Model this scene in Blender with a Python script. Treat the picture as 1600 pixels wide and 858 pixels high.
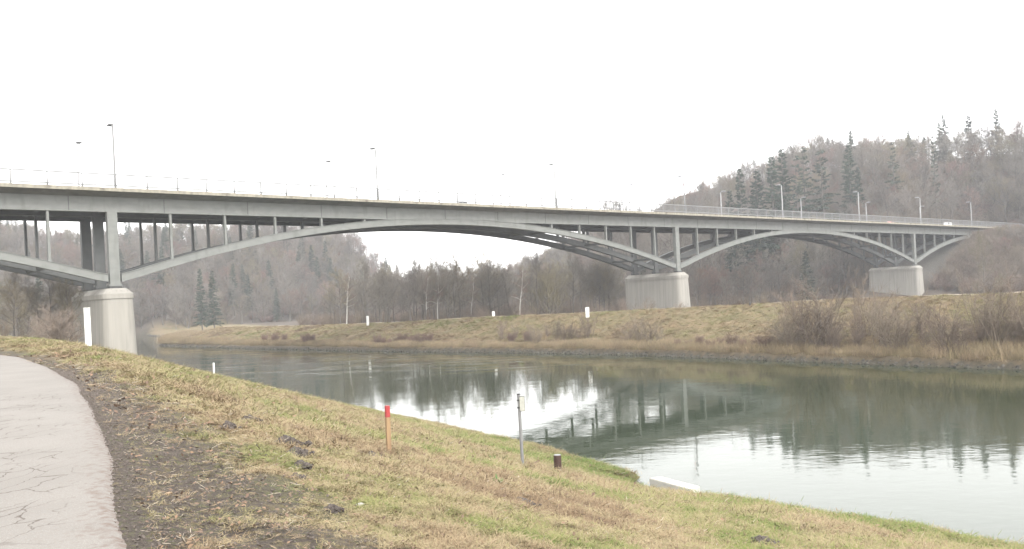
import bpy, bmesh, math, random
import numpy as np
from mathutils import Vector, Matrix
R = math.radians
random.seed(7); rng = np.random.default_rng(11)
for o in list(bpy.data.objects): bpy.data.objects.remove(o)
SC = bpy.context.scene
COL = SC.collection

# ------------------------------------------------------------------ camera, world, sun, exposure
F, ROLL, V0, H = 1330., R(2.8), 35., 9.0          # focal px (1600 wide), roll, horizon offset, eye height over water
cam = bpy.data.cameras.new('camera'); camo = bpy.data.objects.new('camera', cam); COL.objects.link(camo)
cam.sensor_width = 36; cam.lens = 36*F/1600
cam.shift_x = -V0*math.sin(ROLL)/1600; cam.shift_y = V0*math.cos(ROLL)/1600
cam.clip_start = .1; cam.clip_end = 6000
camo.matrix_world = Matrix.Translation((0, 0, H)) @ Matrix.Rotation(R(90), 4, 'X') @ Matrix.Rotation(-ROLL, 4, 'Z')
SC.camera = camo
SC.render.resolution_x = 1024; SC.render.resolution_y = 549

SUN_EL, SUN_AZ = 38, 150          # azimuth clockwise from +Y
w = bpy.data.worlds.new('World'); SC.world = w; w.use_nodes = True
nt = w.node_tree; nt.nodes.clear()
sky = nt.nodes.new('ShaderNodeTexSky'); sky.sky_type = 'NISHITA'; sky.sun_disc = False
sky.sun_elevation = R(SUN_EL); sky.sun_rotation = R(SUN_AZ); sky.dust_density = 4; sky.air_density = 1.2; sky.ozone_density = 1
hs = nt.nodes.new('ShaderNodeHueSaturation'); hs.inputs['Saturation'].default_value = .12
mx = nt.nodes.new('ShaderNodeMix'); mx.data_type = 'RGBA'; mx.inputs[0].default_value = .62     # even overcast layer
mx.inputs[7].default_value = (8.5, 8.45, 8.3, 1)
bg = nt.nodes.new('ShaderNodeBackground'); bg.inputs['Strength'].default_value = .15
wo = nt.nodes.new('ShaderNodeOutputWorld')
nt.links.new(sky.outputs[0], hs.inputs['Color']); nt.links.new(hs.outputs[0], mx.inputs[6])
nt.links.new(mx.outputs[2], bg.inputs[0]); nt.links.new(bg.outputs[0], wo.inputs[0])
sl = bpy.data.lights.new('sun', 'SUN'); sl.energy = .6; sl.angle = R(14); sl.color = (1, .95, .88)
so = bpy.data.objects.new('sun', sl); COL.objects.link(so)
so.rotation_euler = (R(90-SUN_EL), 0, R(180-SUN_AZ)); so.location = (0, 0, 150)
SC.view_settings.view_transform = 'Standard'; SC.view_settings.look = 'None'
SC.view_settings.exposure = 1.64; SC.view_settings.gamma = 1
SC.cycles.volume_bounces = 1; SC.cycles.max_bounces = 5

# ------------------------------------------------------------------ picture <-> place helpers
def ray(x, y):
    dx, dy = x-800, y-429
    u = dx*math.cos(ROLL)-dy*math.sin(ROLL); v = dx*math.sin(ROLL)+dy*math.cos(ROLL)
    return u/F, (v-V0)/F
def at(x, y, Y):
    a, b = ray(x, y); return Vector((a*Y, Y, H-b*Y))
def sstep(a, b, x):
    t = np.clip((x-a)/(b-a), 0, 1); return t*t*(3-2*t)
_T = rng.random((256, 256))
def vnoise(x, y):
    xi = np.floor(x).astype(int); yi = np.floor(y).astype(int); fx = x-xi; fy = y-yi
    fx = fx*fx*(3-2*fx); fy = fy*fy*(3-2*fy)
    a = _T[xi & 255, yi & 255]; b = _T[(xi+1) & 255, yi & 255]; c = _T[xi & 255, (yi+1) & 255]; d = _T[(xi+1) & 255, (yi+1) & 255]
    return (a*(1-fx)+b*fx)*(1-fy)+(c*(1-fx)+d*fx)*fy
def fbm(x, y, o=4):
    s = 0; a = .5; n = 0
    for i in range(o):
        s = s+a*vnoise(x+17.3*i, y-9.1*i); n += a; x = x*2.03; y = y*2.03; a *= .5
    return s/n

# ------------------------------------------------------------------ terrain shape (s along the river, n across it)
def near_n(s): return np.interp(s, [-60, 12, 22.6, 23.9, 28.3, 29.4, 39, 50, 62, 89, 130, 170, 250, 350, 450, 700], [29.5, 29.3, 28.5, 25.9, 26.1, 29.2, 30.9, 32.1, 32.8, 34.2, 35, 33, 30, 45, 60, 90])
def far_n(s): return np.interp(s, [-80, 34, 54, 85, 110, 142, 192, 256, 270, 285, 379, 450, 700], [88, 84.3, 84.3, 85.2, 82.2, 76, 69.5, 65, 70, 84, 92, 108, 150])
CS = [-80, 42, 70, 107, 148, 167, 212, 277, 330, 400]
def crest_n(s): return np.interp(s, CS, [104, 104, 109, 102, 98, 92, 86, 88, 112, 125])
def crest_z(s): return np.interp(s, CS, [6.8, 6.6, 6.35, 5.6, 5.05, 4.55, 4.2, 3.8, 3., 2.4])
def top_n(s): return np.interp(s, [-20, 0, 8, 15, 22, 30, 40, 50, 60, 100, 200, 300], [1.4, 1.7, 2.6, 3.6, 4.6, 6.2, 7.9, 9.0, 10, 12, 10, 10])
PATH_S = [-12, 0, 6.3, 7.7, 10.3, 12.9, 17.7, 23, 31.6, 43, 52]
PATH_N = [0.4, 1.0, 1.38, 1.6, 2.1, 2.5, 3.2, 3.9, 4.6, 5.1, 4.6]
def path_n(s): return np.interp(s, PATH_S, PATH_N)
def height(X, Y, micro=True):
    X = np.asarray(X, float); Y = np.asarray(Y, float)
    s = -.6*X+.8*Y; n = .8*X+.6*Y
    wob = (fbm(s*.6, n*.1, 3)-.5)*.8
    nn = near_n(s)+wob*np.where((s > 22) & (s < 32), .25, 1); fn = far_n(s)+(fbm(s*.5+50, n*.05, 3)-.5)*1.0
    # near bank
    tn = top_n(s); d = n-tn
    slope = 7.4-.335*np.maximum(d, 0)
    toe = .12+.245*(nn-n)
    bank = np.maximum(slope, toe); k = .5; hh = np.clip(.5+.5*(slope-toe)/k, 0, 1)
    bank = toe*(1-hh)+slope*hh+k*hh*(1-hh)*.5
    r = 1.2; tt = np.clip((d+r)/(2*r), 0, 1)
    bank = np.where(d < -r, 7.4, np.where(d < r, np.minimum(7.4-.335*r*tt*tt, bank+1), bank))
    bank = np.minimum(bank, 7.4)
    t = nn-n
    nearz = np.where(t > .5, bank, np.where(t > 0, .05+(bank-.05)*sstep(0, .5, t), -2.2*sstep(0, 4, -t)))
    # far bank
    q = n-fn; cn = crest_n(s); cz = crest_z(s)
    foot = 5.; wdt = np.maximum(cn-fn-foot, 4)
    fz = np.where(q < 0, -2.2*sstep(0, 4, -q), np.where(q < 1.0, .75*sstep(-.2, 1.0, q), .75+.5*np.clip((q-1)/(foot-1), 0, 1)))
    up = np.clip((q-foot)/wdt, 0, 1); up = up*.85+.15*up*up*(3-2*up)
    fz = np.where(q > foot, 1.25+(cz-1.25)*up, fz)
    back = n-cn-4
    fz = np.where(back > 0, cz+(2.4-cz)*sstep(0, 11, back), fz)
    z = np.where(n < (nn+fn)/2, nearz, fz)
    # hills
    d1 = (X-230)*.463+(Y-240)*.887
    hr = .45*np.clip(d1, 0, 61)+.6*np.clip(d1-61, 0, 42)+.12*np.clip(d1-103, 0, 300)
    hr = hr*sstep(-45, 130, X)*(1-.3*sstep(20, 90, X)*(1-sstep(90, 170, X)))+0
    d2 = (X+400)*-.387+(Y-300)*.922
    hl = .52*np.clip(d2, 0, 84)+.06*np.clip(d2-84, 0, 300)
    hl = hl*(1-sstep(-116, -68, X))*(1-sstep(135, 230, d2))
    hill = hr+hl
    hill = hill*(1+.25*(fbm(X*.02, Y*.02, 3)-.5))
    inl = (n > (nn+fn)/2) | (d2 > 0)
    z = z+np.where(inl, hill, 0)
    # road cutting where the bridge meets the hill
    bt = (X+56.67)*.7545+(Y-121.)*.6563; bo = (X+56.67)*.6563-(Y-121.)*.7545
    cap = np.where(bt > 322, 26.8, 25.6)+np.clip(-19.5-bo, 0, 60)*.9-np.clip(bo-3.2, 0, 30)*.45+np.clip(bt-362, 0, 60)*.9
    z = np.where((bt > 285) & (bo > -60) & (bo < 60), np.minimum(z, np.maximum(cap, 12)), z)
    if micro:
        dist = np.hypot(X, Y); near = 1-sstep(35, 70, dist)
        pe = n-path_n(s)
        onp = sstep(.0, .6, pe)
        dirtz = (fbm(X*2.2, Y*2.2, 4)-.5)*.16*onp+(fbm(X*7, Y*7, 2)-.5)*.035*onp
        rut = -.06*np.exp(-((pe-.55)/.4)**2)
        z = z+near*np.where(z > .3, dirtz+rut, 0)*np.where(n < (nn+fn)/2, 1, 0)
        z = z-.06*(1-sstep(-.5, .0, pe))*near*(n < (nn+fn)/2)*(s < 60)
        z = z+np.where(z > .6, (fbm(X*.5, Y*.5, 3)-.5)*.35, 0)*sstep(45, 80, dist)
        z = z+np.where(z > .3, (fbm(X*.25+9, Y*.25, 2)-.5)*.25, 0)*sstep(12, 30, dist)*(1-sstep(60, 90, dist))
    return z
def hz(x, y): return float(height(np.array([x]), np.array([y]))[0])
def hit(px, py, y0=3., y1=700.):
    """the point of the ground seen at a pixel"""
    a, b = ray(px, py); Y = np.geomspace(y0, y1, 6000)
    g = height(a*Y, Y) - (H-b*Y); i = np.argmax(g > 0)
    if not g[i] > 0: i = len(Y)-1
    return Vector((a*Y[i], Y[i], H-b*Y[i]))

# ------------------------------------------------------------------ object helpers
def tag(o, label=None, cat=None, group=None, kind=None):
    for k, v in (('label', label), ('category', cat), ('group', group), ('kind', kind)):
        if v: o[k] = v
    return o
def empty(name, loc=(0, 0, 0), rz=0):
    o = bpy.data.objects.new(name, None); COL.objects.link(o); o.location = loc; o.rotation_euler = (0, 0, rz); o.empty_display_size = .3
    return o
def mesh_obj(name, V, Fc, mat, parent=None, smooth=False, link=True):
    m = bpy.data.meshes.new(name); m.from_pydata([tuple(v) for v in V], [], [tuple(f) for f in Fc]); 
    if mat: m.materials.append(mat)
    if smooth: m.shade_smooth()
    m.update(); o = bpy.data.objects.new(name, m)
    if link: COL.objects.link(o)
    if parent: o.parent = parent
    return o
def copy_tree(o, parent=None):
    c = o.copy(); COL.objects.link(c)
    if parent: c.parent = parent
    for ch in list(o.children): copy_tree(ch, c)
    return c
class MB:
    def __init__(s): s.V = []; s.F = []; s.mi = []
    def add(s, V, Fc, mi=0):
        b = len(s.V); s.V += [tuple(v) for v in V]; s.F += [tuple(i+b for i in f) for f in Fc]; s.mi += [mi]*len(Fc)
    def box(s, x0, x1, y0, y1, z0, z1, fn=None, mi=0):
        V = [(x, y, z) for x in (x0, x1) for y in (y0, y1) for z in (z0, z1)]
        if fn: V = [fn(*v) for v in V]
        s.add(V, [(0, 1, 3, 2), (4, 6, 7, 5), (0, 4, 5, 1), (2, 3, 7, 6), (0, 2, 6, 4), (1, 5, 7, 3)], mi)
    def tube(s, P, Rr, k=8, mi=0, cap=True):
        P = [Vector(p) for p in P]; n = len(P); V = []
        for i, p in enumerate(P):
            t = (P[min(i+1, n-1)]-P[max(i-1, 0)]).normalized()
            a = t.cross(Vector((0, 0, 1)) if abs(t.z) < .9 else Vector((1, 0, 0))).normalized(); b = t.cross(a)
            r = Rr[i] if hasattr(Rr, '__len__') else Rr
            for j in range(k):
                an = 2*math.pi*j/k; V.append(p+a*math.cos(an)*r+b*math.sin(an)*r)
        Fc = [(i*k+j, i*k+(j+1) % k, (i+1)*k+(j+1) % k, (i+1)*k+j) for i in range(n-1) for j in range(k)]
        if cap: Fc += [tuple(range(k))[::-1], tuple((n-1)*k+j for j in range(k))]
        s.add(V, Fc, mi)
    def sweep(s, prof, P, mi=0, cap=True):      # prof: closed list per station of 3D points
        k = len(P[0]); V = [v for st in P for v in st]
        Fc = [(i*k+j, i*k+(j+1) % k, (i+1)*k+(j+1) % k, (i+1)*k+j) for i in range(len(P)-1) for j in range(k)]
        if cap: Fc += [tuple(range(k))[::-1], tuple((len(P)-1)*k+j for j in range(k))]
        s.add(V, Fc, mi)
    def obj(s, name, mat, parent=None, smooth=False, link=True, bevel=0):
        o = mesh_obj(name, s.V, s.F, None, parent, smooth, link)
        for m in (mat if isinstance(mat, (list, tuple)) else [mat]): o.data.materials.append(m)
        if any(s.mi): o.data.polygons.foreach_set('material_index', s.mi)
        bm = bmesh.new(); bm.from_mesh(o.data); bmesh.ops.recalc_face_normals(bm, faces=bm.faces)
        if bevel: bmesh.ops.bevel(bm, geom=[e for e in bm.edges if e.is_manifold and e.calc_face_angle(0) > .5], offset=bevel, segments=2, affect='EDGES', clamp_overlap=True)
        bm.to_mesh(o.data); bm.free()
        return o

# ------------------------------------------------------------------ materials
def mat(name, col=(.5, .5, .5), rough=.7, metal=0, col2=None, scale=3, bump=0, bscale=20, vec=None, stretch=(1, 1, 1), lo=.35, hi=.65, rnd=0, detail=6):
    m = bpy.data.materials.new(name); m.use_nodes = True; t = m.node_tree; L = t.links.new
    b = t.nodes['Principled BSDF']; b.inputs['Roughness'].default_value = rough; b.inputs['Metallic'].default_value = metal
    b.inputs['Base Color'].default_value = (*col, 1)
    tc = t.nodes.new('ShaderNodeTexCoord'); mp = t.nodes.new('ShaderNodeMapping'); mp.inputs['Scale'].default_value = stretch
    L(tc.outputs['Object'], mp.inputs[0])
    out = None
    if col2:
        no = t.nodes.new('ShaderNodeTexNoise'); no.inputs['Scale'].default_value = scale; no.inputs['Detail'].default_value = detail; L(mp.outputs[0], no.inputs[0])
        rp = t.nodes.new('ShaderNodeMapRange'); rp.inputs[1].default_value = lo; rp.inputs[2].default_value = hi; L(no.outputs[0], rp.inputs[0])
        mi = t.nodes.new('ShaderNodeMix'); mi.data_type = 'RGBA'; mi.inputs[6].default_value = (*col, 1); mi.inputs[7].default_value = (*col2, 1)
        L(rp.outputs[0], mi.inputs[0]); out = mi.outputs[2]; L(out, b.inputs['Base Color'])
    if rnd:
        oi = t.nodes.new('ShaderNodeObjectInfo'); hv = t.nodes.new('ShaderNodeHueSaturation')
        r2 = t.nodes.new('ShaderNodeMapRange'); r2.inputs[3].default_value = 1-rnd; r2.inputs[4].default_value = 1+rnd; L(oi.outputs['Random'], r2.inputs[0]); L(r2.outputs[0], hv.inputs['Value'])
        mu = t.nodes.new('ShaderNodeMath'); mu.operation = 'MULTIPLY'; mu.inputs[1].default_value = 7.31; fr = t.nodes.new('ShaderNodeMath'); fr.operation = 'FRACT'
        L(oi.outputs['Random'], mu.inputs[0]); L(mu.outputs[0], fr.inputs[0])
        r3 = t.nodes.new('ShaderNodeMapRange'); r3.inputs[3].default_value = .485; r3.inputs[4].default_value = .515; L(fr.outputs[0], r3.inputs[0]); L(r3.outputs[0], hv.inputs['Hue'])
        if out: L(out, hv.inputs['Color'])
        else: hv.inputs['Color'].default_value = (*col, 1)
        L(hv.outputs[0], b.inputs['Base Color'])
    if bump:
        n2 = t.nodes.new('ShaderNodeTexNoise'); n2.inputs['Scale'].default_value = bscale; n2.inputs['Detail'].default_value = 5; L(tc.outputs['Object'], n2.inputs[0])
        bp = t.nodes.new('ShaderNodeBump'); bp.inputs['Strength'].default_value = bump; bp.inputs['Distance'].default_value = .05; L(n2.outputs[0], bp.inputs['Height']); L(bp.outputs[0], b.inputs['Normal'])
    return m
M = {}
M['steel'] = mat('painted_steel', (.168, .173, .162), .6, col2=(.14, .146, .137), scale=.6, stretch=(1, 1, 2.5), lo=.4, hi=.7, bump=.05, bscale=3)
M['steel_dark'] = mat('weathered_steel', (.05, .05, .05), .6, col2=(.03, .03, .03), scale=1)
M['steel_in'] = mat('shaded_inner_steel', (.085, .088, .086), .6, col2=(.065, .07, .068), scale=.8)  # outer steel darkened, under-deck shade put into the colour; also used for web joints
M['galv'] = mat('galvanised_metal', (.2, .2, .2), .5, 0, col2=(.17, .17, .17), scale=6)
M['conc_edge'] = mat('weathered_edge_concrete', (.28, .258, .205), .85, col2=(.2, .185, .15), scale=2.2, stretch=(1, 1, .25), bump=.2, bscale=9)
M['soffit'] = mat('soffit_concrete', (.17, .165, .15), .9, col2=(.12, .118, .11), scale=.7, bump=.1)
M['asphalt'] = mat('road_asphalt', (.06, .06, .062), .9, col2=(.045, .045, .047), scale=2)
M['rubber'] = mat('black_rubber', (.02, .02, .02), .7)
M['glass'] = mat('window_glass', (.03, .035, .04), .08)
M['paint_white'] = mat('white_paint', (.7, .7, .68), .6, col2=(.5, .5, .47), scale=5, lo=.5, hi=.8)
M['red_paint'] = mat('red_paint', (.36, .03, .035), .6, col2=(.26, .04, .038), scale=30)
M['wood_post'] = mat('yellow_stained_wood', (.3, .2, .105), .8, col2=(.22, .14, .08), scale=12, stretch=(1, 1, .1))
M['brown'] = mat('rusty_brown_steel', (.06, .028, .02), .75, col2=(.035, .02, .016), scale=20, bump=.2)
M['birch'] = mat('birch_bark', (.62, .6, .56), .8, col2=(.3, .28, .26), scale=6, stretch=(1, 1, 3), lo=.5, hi=.6)
M['bark'] = mat('grey_brown_bark', (.13, .115, .1), .9, col2=(.085, .075, .065), scale=5, stretch=(1, 1, .3), rnd=.25)
M['twig'] = mat('bare_twigs', (.15, .132, .112), .9, rnd=.3)
M['twig_warm'] = mat('reddish_bare_twigs', (.165, .11, .088), .9, rnd=.2)
M['twig_olive'] = mat('olive_brown_twigs', (.155, .13, .085), .9, rnd=.2)
M['twig_shrub'] = mat('shrub_twigs', (.165, .13, .1), .9, rnd=.25)
M['needle'] = mat('conifer_needles', (.045, .065, .04), .8, col2=(.03, .042, .028), scale=.8, rnd=.25)
M['ivy'] = mat('pale_seed_heads', (.42, .35, .29), .9)
M['reed'] = mat('dry_reeds', (.25, .195, .12), .9, rnd=.3)
M['stone'] = mat('riprap_stone', (.075, .068, .056), 1, col2=(.035, .032, .027), scale=1.2, rnd=.3, bump=.3, bscale=6)
M['soil'] = mat('dark_crumbly_soil', (.05, .04, .035), .95, col2=(.09, .075, .065), scale=14, bump=.6, bscale=30)
M['crumb'] = mat('soil_crumb', (.07, .055, .048), .95, col2=(.125, .105, .09), scale=14)
M['slab'] = mat('pale_landing_concrete', (.44, .42, .38), .8, col2=(.33, .31, .28), scale=3, lo=.5, hi=.8)

def streaks(m, dark, st, lo, hi, sc=1.):
    t = m.node_tree; L = t.links.new; b = t.nodes['Principled BSDF']; src = b.inputs['Base Color'].links[0].from_socket
    tc = [n for n in t.nodes if n.type == 'TEX_COORD'][0]; mp = t.nodes.new('ShaderNodeMapping'); mp.inputs['Scale'].default_value = st; L(tc.outputs['Object'], mp.inputs[0])
    n = t.nodes.new('ShaderNodeTexNoise'); n.inputs['Scale'].default_value = sc; n.inputs['Detail'].default_value = 5; L(mp.outputs[0], n.inputs[0])
    r = t.nodes.new('ShaderNodeMapRange'); r.inputs[1].default_value = lo; r.inputs[2].default_value = hi; L(n.outputs[0], r.inputs[0])
    mi = t.nodes.new('ShaderNodeMix'); mi.data_type = 'RGBA'; mi.inputs[7].default_value = (*dark, 1); L(r.outputs[0], mi.inputs[0]); L(src, mi.inputs[6]); L(mi.outputs[2], b.inputs['Base Color'])
streaks(M['steel'], (.125, .13, .118), (.9, .9, .25), .55, .75); streaks(M['conc_edge'], (.13, .115, .09), (.5, .5, .5), .56, .7, 1.5)
def concrete_mat():
    m = mat('pier_concrete', (.29, .275, .245), .85, col2=(.21, .2, .18), scale=1.0, stretch=(1.3, 1.3, .12), lo=.25, hi=.85, bump=.12, bscale=5)
    t = m.node_tree; L = t.links.new; b = t.nodes['Principled BSDF']; src = b.inputs['Base Color'].links[0].from_socket
    tc = [n for n in t.nodes if n.type == 'TEX_COORD'][0]
    mp = t.nodes.new('ShaderNodeMapping'); mp.inputs['Scale'].default_value = (2.6, 2.6, .07); L(tc.outputs['Object'], mp.inputs[0])
    n = t.nodes.new('ShaderNodeTexNoise'); n.inputs['Scale'].default_value = 1.1; n.inputs['Detail'].default_value = 4; L(mp.outputs[0], n.inputs[0])
    r = t.nodes.new('ShaderNodeMapRange'); r.inputs[1].default_value = .56; r.inputs[2].default_value = .72; L(n.outputs[0], r.inputs[0])
    mi = t.nodes.new('ShaderNodeMix'); mi.data_type = 'RGBA'; mi.inputs[7].default_value = (.19, .18, .162, 1); L(r.outputs[0], mi.inputs[0]); L(src, mi.inputs[6]); L(mi.outputs[2], b.inputs['Base Color'])
    return m
M['pier'] = concrete_mat()

def ground_mat():
    m = bpy.data.materials.new('ground_cover'); m.use_nodes = True; t = m.node_tree; L = t.links.new; b = t.nodes['Principled BSDF']; b.inputs['Roughness'].default_value = .95
    b.inputs['Specular IOR Level'].default_value = .15
    tc = t.nodes.new('ShaderNodeTexCoord')
    def noise(sc, det=6, dim=None):
        n = t.nodes.new('ShaderNodeTexNoise'); n.inputs['Scale'].default_value = sc; n.inputs['Detail'].default_value = det; n.inputs['Roughness'].default_value = .62; L(tc.outputs['Object'], n.inputs[0]); return n.outputs[0]
    def mr(s, a, c):
        r = t.nodes.new('ShaderNodeMapRange'); r.inputs[1].default_value = a; r.inputs[2].default_value = c; L(s, r.inputs[0]); return r.outputs[0]
    def mix(f, a, c):
        x = t.nodes.new('ShaderNodeMix'); x.data_type = 'RGBA'
        L(f, x.inputs[0])
        for s_, i in ((a, 6), (c, 7)):
            if isinstance(s_, tuple): x.inputs[i].default_value = (*s_, 1)
            else: L(s_, x.inputs[i])
        return x.outputs[2]
    def attr(nm):
        a = t.nodes.new('ShaderNodeAttribute'); a.attribute_name = nm; return a.outputs['Fac']
    n1, n2, n3, n4 = noise(.35), noise(2.3), noise(11, 8), noise(45, 6)
    straw = mix(mr(n3, .35, .65), (.23, .18, .10), (.15, .12, .07))
    green = mix(mr(n3, .35, .65), (.10, .112, .045), (.15, .14, .065))
    g = mix(mr(n1, .42, .60), straw, green)
    g = mix(mr(n2, .52, .68), g, mix(mr(n4, .4, .6), (.19, .145, .09), (.11, .085, .06)))
    dirt = mix(mr(n4, .35, .7), (.062, .05, .044), (.12, .1, .087))
    dirt = mix(mr(n3, .55, .72), dirt, (.10, .105, .045))
    # ragged edge: mask + noise
    ad = t.nodes.new('ShaderNodeMath'); ad.operation = 'ADD'; L(attr('dirt'), ad.inputs[0]); L(n3, ad.inputs[1])
    c = mix(mr(ad.outputs[0], .86, 1.12), g, dirt)
    dikec = mix(mr(noise(1.6, 8), .35, .65), (.17, .135, .078), (.115, .105, .055))
    dikec = mix(mr(n1, .45, .62), dikec, (.2, .15, .092))
    dikec = mix(mr(n2, .58, .7), dikec, (.105, .08, .056))
    c = mix(attr('dike'), c, dikec)
    shore = mix(mr(n2, .35, .6), (.19, .148, .092), (.13, .1, .064))
    c = mix(attr('shore'), c, shore)
    c = mix(attr('rip'), c, mix(mr(n2, .35, .65), (.04, .036, .029), (.075, .064, .048)))
    c = mix(attr('wood'), c, mix(mr(n2, .3, .7), (.07, .058, .047), (.105, .087, .07)))
    c = mix(attr('scree'), c, mix(mr(n2, .3, .7), (.15, .14, .125), (.09, .083, .072)))
    L(c, b.inputs['Base Color'])
    bp = t.nodes.new('ShaderNodeBump'); bp.inputs['Strength'].default_value = .8; bp.inputs['Distance'].default_value = .08
    sm = t.nodes.new('ShaderNodeMath'); sm.operation = 'ADD'; L(n3, sm.inputs[0]); L(n4, sm.inputs[1]); L(sm.outputs[0], bp.inputs['Height']); L(bp.outputs[0], b.inputs['Normal'])
    return m
M['ground'] = ground_mat()

def path_mat():
    m = bpy.data.materials.new('worn_pale_asphalt'); m.use_nodes = True; t = m.node_tree; L = t.links.new; b = t.nodes['Principled BSDF']; b.inputs['Roughness'].default_value = .9
    b.inputs['Specular IOR Level'].default_value = .2
    tc = t.nodes.new('ShaderNodeTexCoord')
    def N(tp, **k):
        n = t.nodes.new(tp)
        for a, v in k.items():
            if a in n.inputs: n.inputs[a].default_value = v
            else: setattr(n, a, v)
        return n
    def mr(s, a, c, d=0, e=1):
        r = t.nodes.new('ShaderNodeMapRange'); r.inputs[1].default_value = a; r.inputs[2].default_value = c; r.inputs[3].default_value = d; r.inputs[4].default_value = e; L(s, r.inputs[0]); return r.outputs[0]
    def mix(f, a, c):
        x = t.nodes.new('ShaderNodeMix'); x.data_type = 'RGBA'; L(f, x.inputs[0])
        for s_, i in ((a, 6), (c, 7)):
            if isinstance(s_, tuple): x.inputs[i].default_value = (*s_, 1)
            else: L(s_, x.inputs[i])
        return x.outputs[2]
    nb = N('ShaderNodeTexNoise', Scale=.9, Detail=5); L(tc.outputs['Object'], nb.inputs[0])
    nf = N('ShaderNodeTexNoise', Scale=60, Detail=4); L(tc.outputs['Object'], nf.inputs[0])
    vs = N('ShaderNodeTexVoronoi', Scale=55); L(tc.outputs['Object'], vs.inputs[0])
    base = mix(mr(nb.outputs[0], .35, .65), (.212, .202, .188), (.175, .166, .155))
    base = mix(mr(nf.outputs[0], .35, .65), base, (.18, .163, .147))
    base = mix(mr(vs.outputs['Distance'], .0, .22, 1, 0), base, (.36, .335, .305))
    # cracks: warped cell borders, only in a patch of the path
    nw = N('ShaderNodeTexNoise', Scale=1.8, Detail=4); L(tc.outputs['Object'], nw.inputs[0])
    ml = t.nodes.new('ShaderNodeVectorMath'); ml.operation = 'MULTIPLY_ADD'; ml.inputs[1].default_value = (.55, .55, 0); L(nw.outputs['Color'], ml.inputs[0]); L(tc.outputs['Object'], ml.inputs[2])
    mp = t.nodes.new('ShaderNodeMapping'); mp.inputs['Rotation'].default_value = (0, 0, R(-26)); mp.inputs['Scale'].default_value = (3.6, 1.15, 1); L(ml.outputs[0], mp.inputs[0])
    vc = N('ShaderNodeTexVoronoi', Scale=1.0); vc.feature = 'DISTANCE_TO_EDGE'; L(mp.outputs[0], vc.inputs[0])
    mk = N('ShaderNodeTexNoise', Scale=.9, Detail=2); L(tc.outputs['Object'], mk.inputs[0])
    at_ = t.nodes.new('ShaderNodeAttribute'); at_.attribute_name = 'crack'
    th = t.nodes.new('ShaderNodeMath'); th.operation = 'MULTIPLY'; L(at_.outputs['Fac'], th.inputs[0]); L(mr(mk.outputs[0], .40, .5), th.inputs[1])
    ln = mr(vc.outputs['Distance'], .008, .026, 1, 0)
    cr = t.nodes.new('ShaderNodeMath'); cr.operation = 'MULTIPLY'; L(ln, cr.inputs[0]); L(th.outputs[0], cr.inputs[1])
    c = mix(cr.outputs[0], base, (.09, .075, .065))
    ed = t.nodes.new('ShaderNodeAttribute'); ed.attribute_name = 'edge'
    ne = N('ShaderNodeTexNoise', Scale=13, Detail=6); L(tc.outputs['Object'], ne.inputs[0])
    ea = t.nodes.new('ShaderNodeMath'); ea.operation = 'ADD'; L(ed.outputs['Fac'], ea.inputs[0]); L(ne.outputs[0], ea.inputs[1])
    c = mix(mr(ea.outputs[0], .95, 1.2), c, (.14, .11, .095))
    L(c, b.inputs['Base Color'])
    bp = t.nodes.new('ShaderNodeBump'); bp.inputs['Strength'].default_value = .35; bp.inputs['Distance'].default_value = .01; L(vs.outputs['Distance'], bp.inputs['Height']); L(bp.outputs[0], b.inputs['Normal'])
    return m
M['path'] = path_mat()

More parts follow.
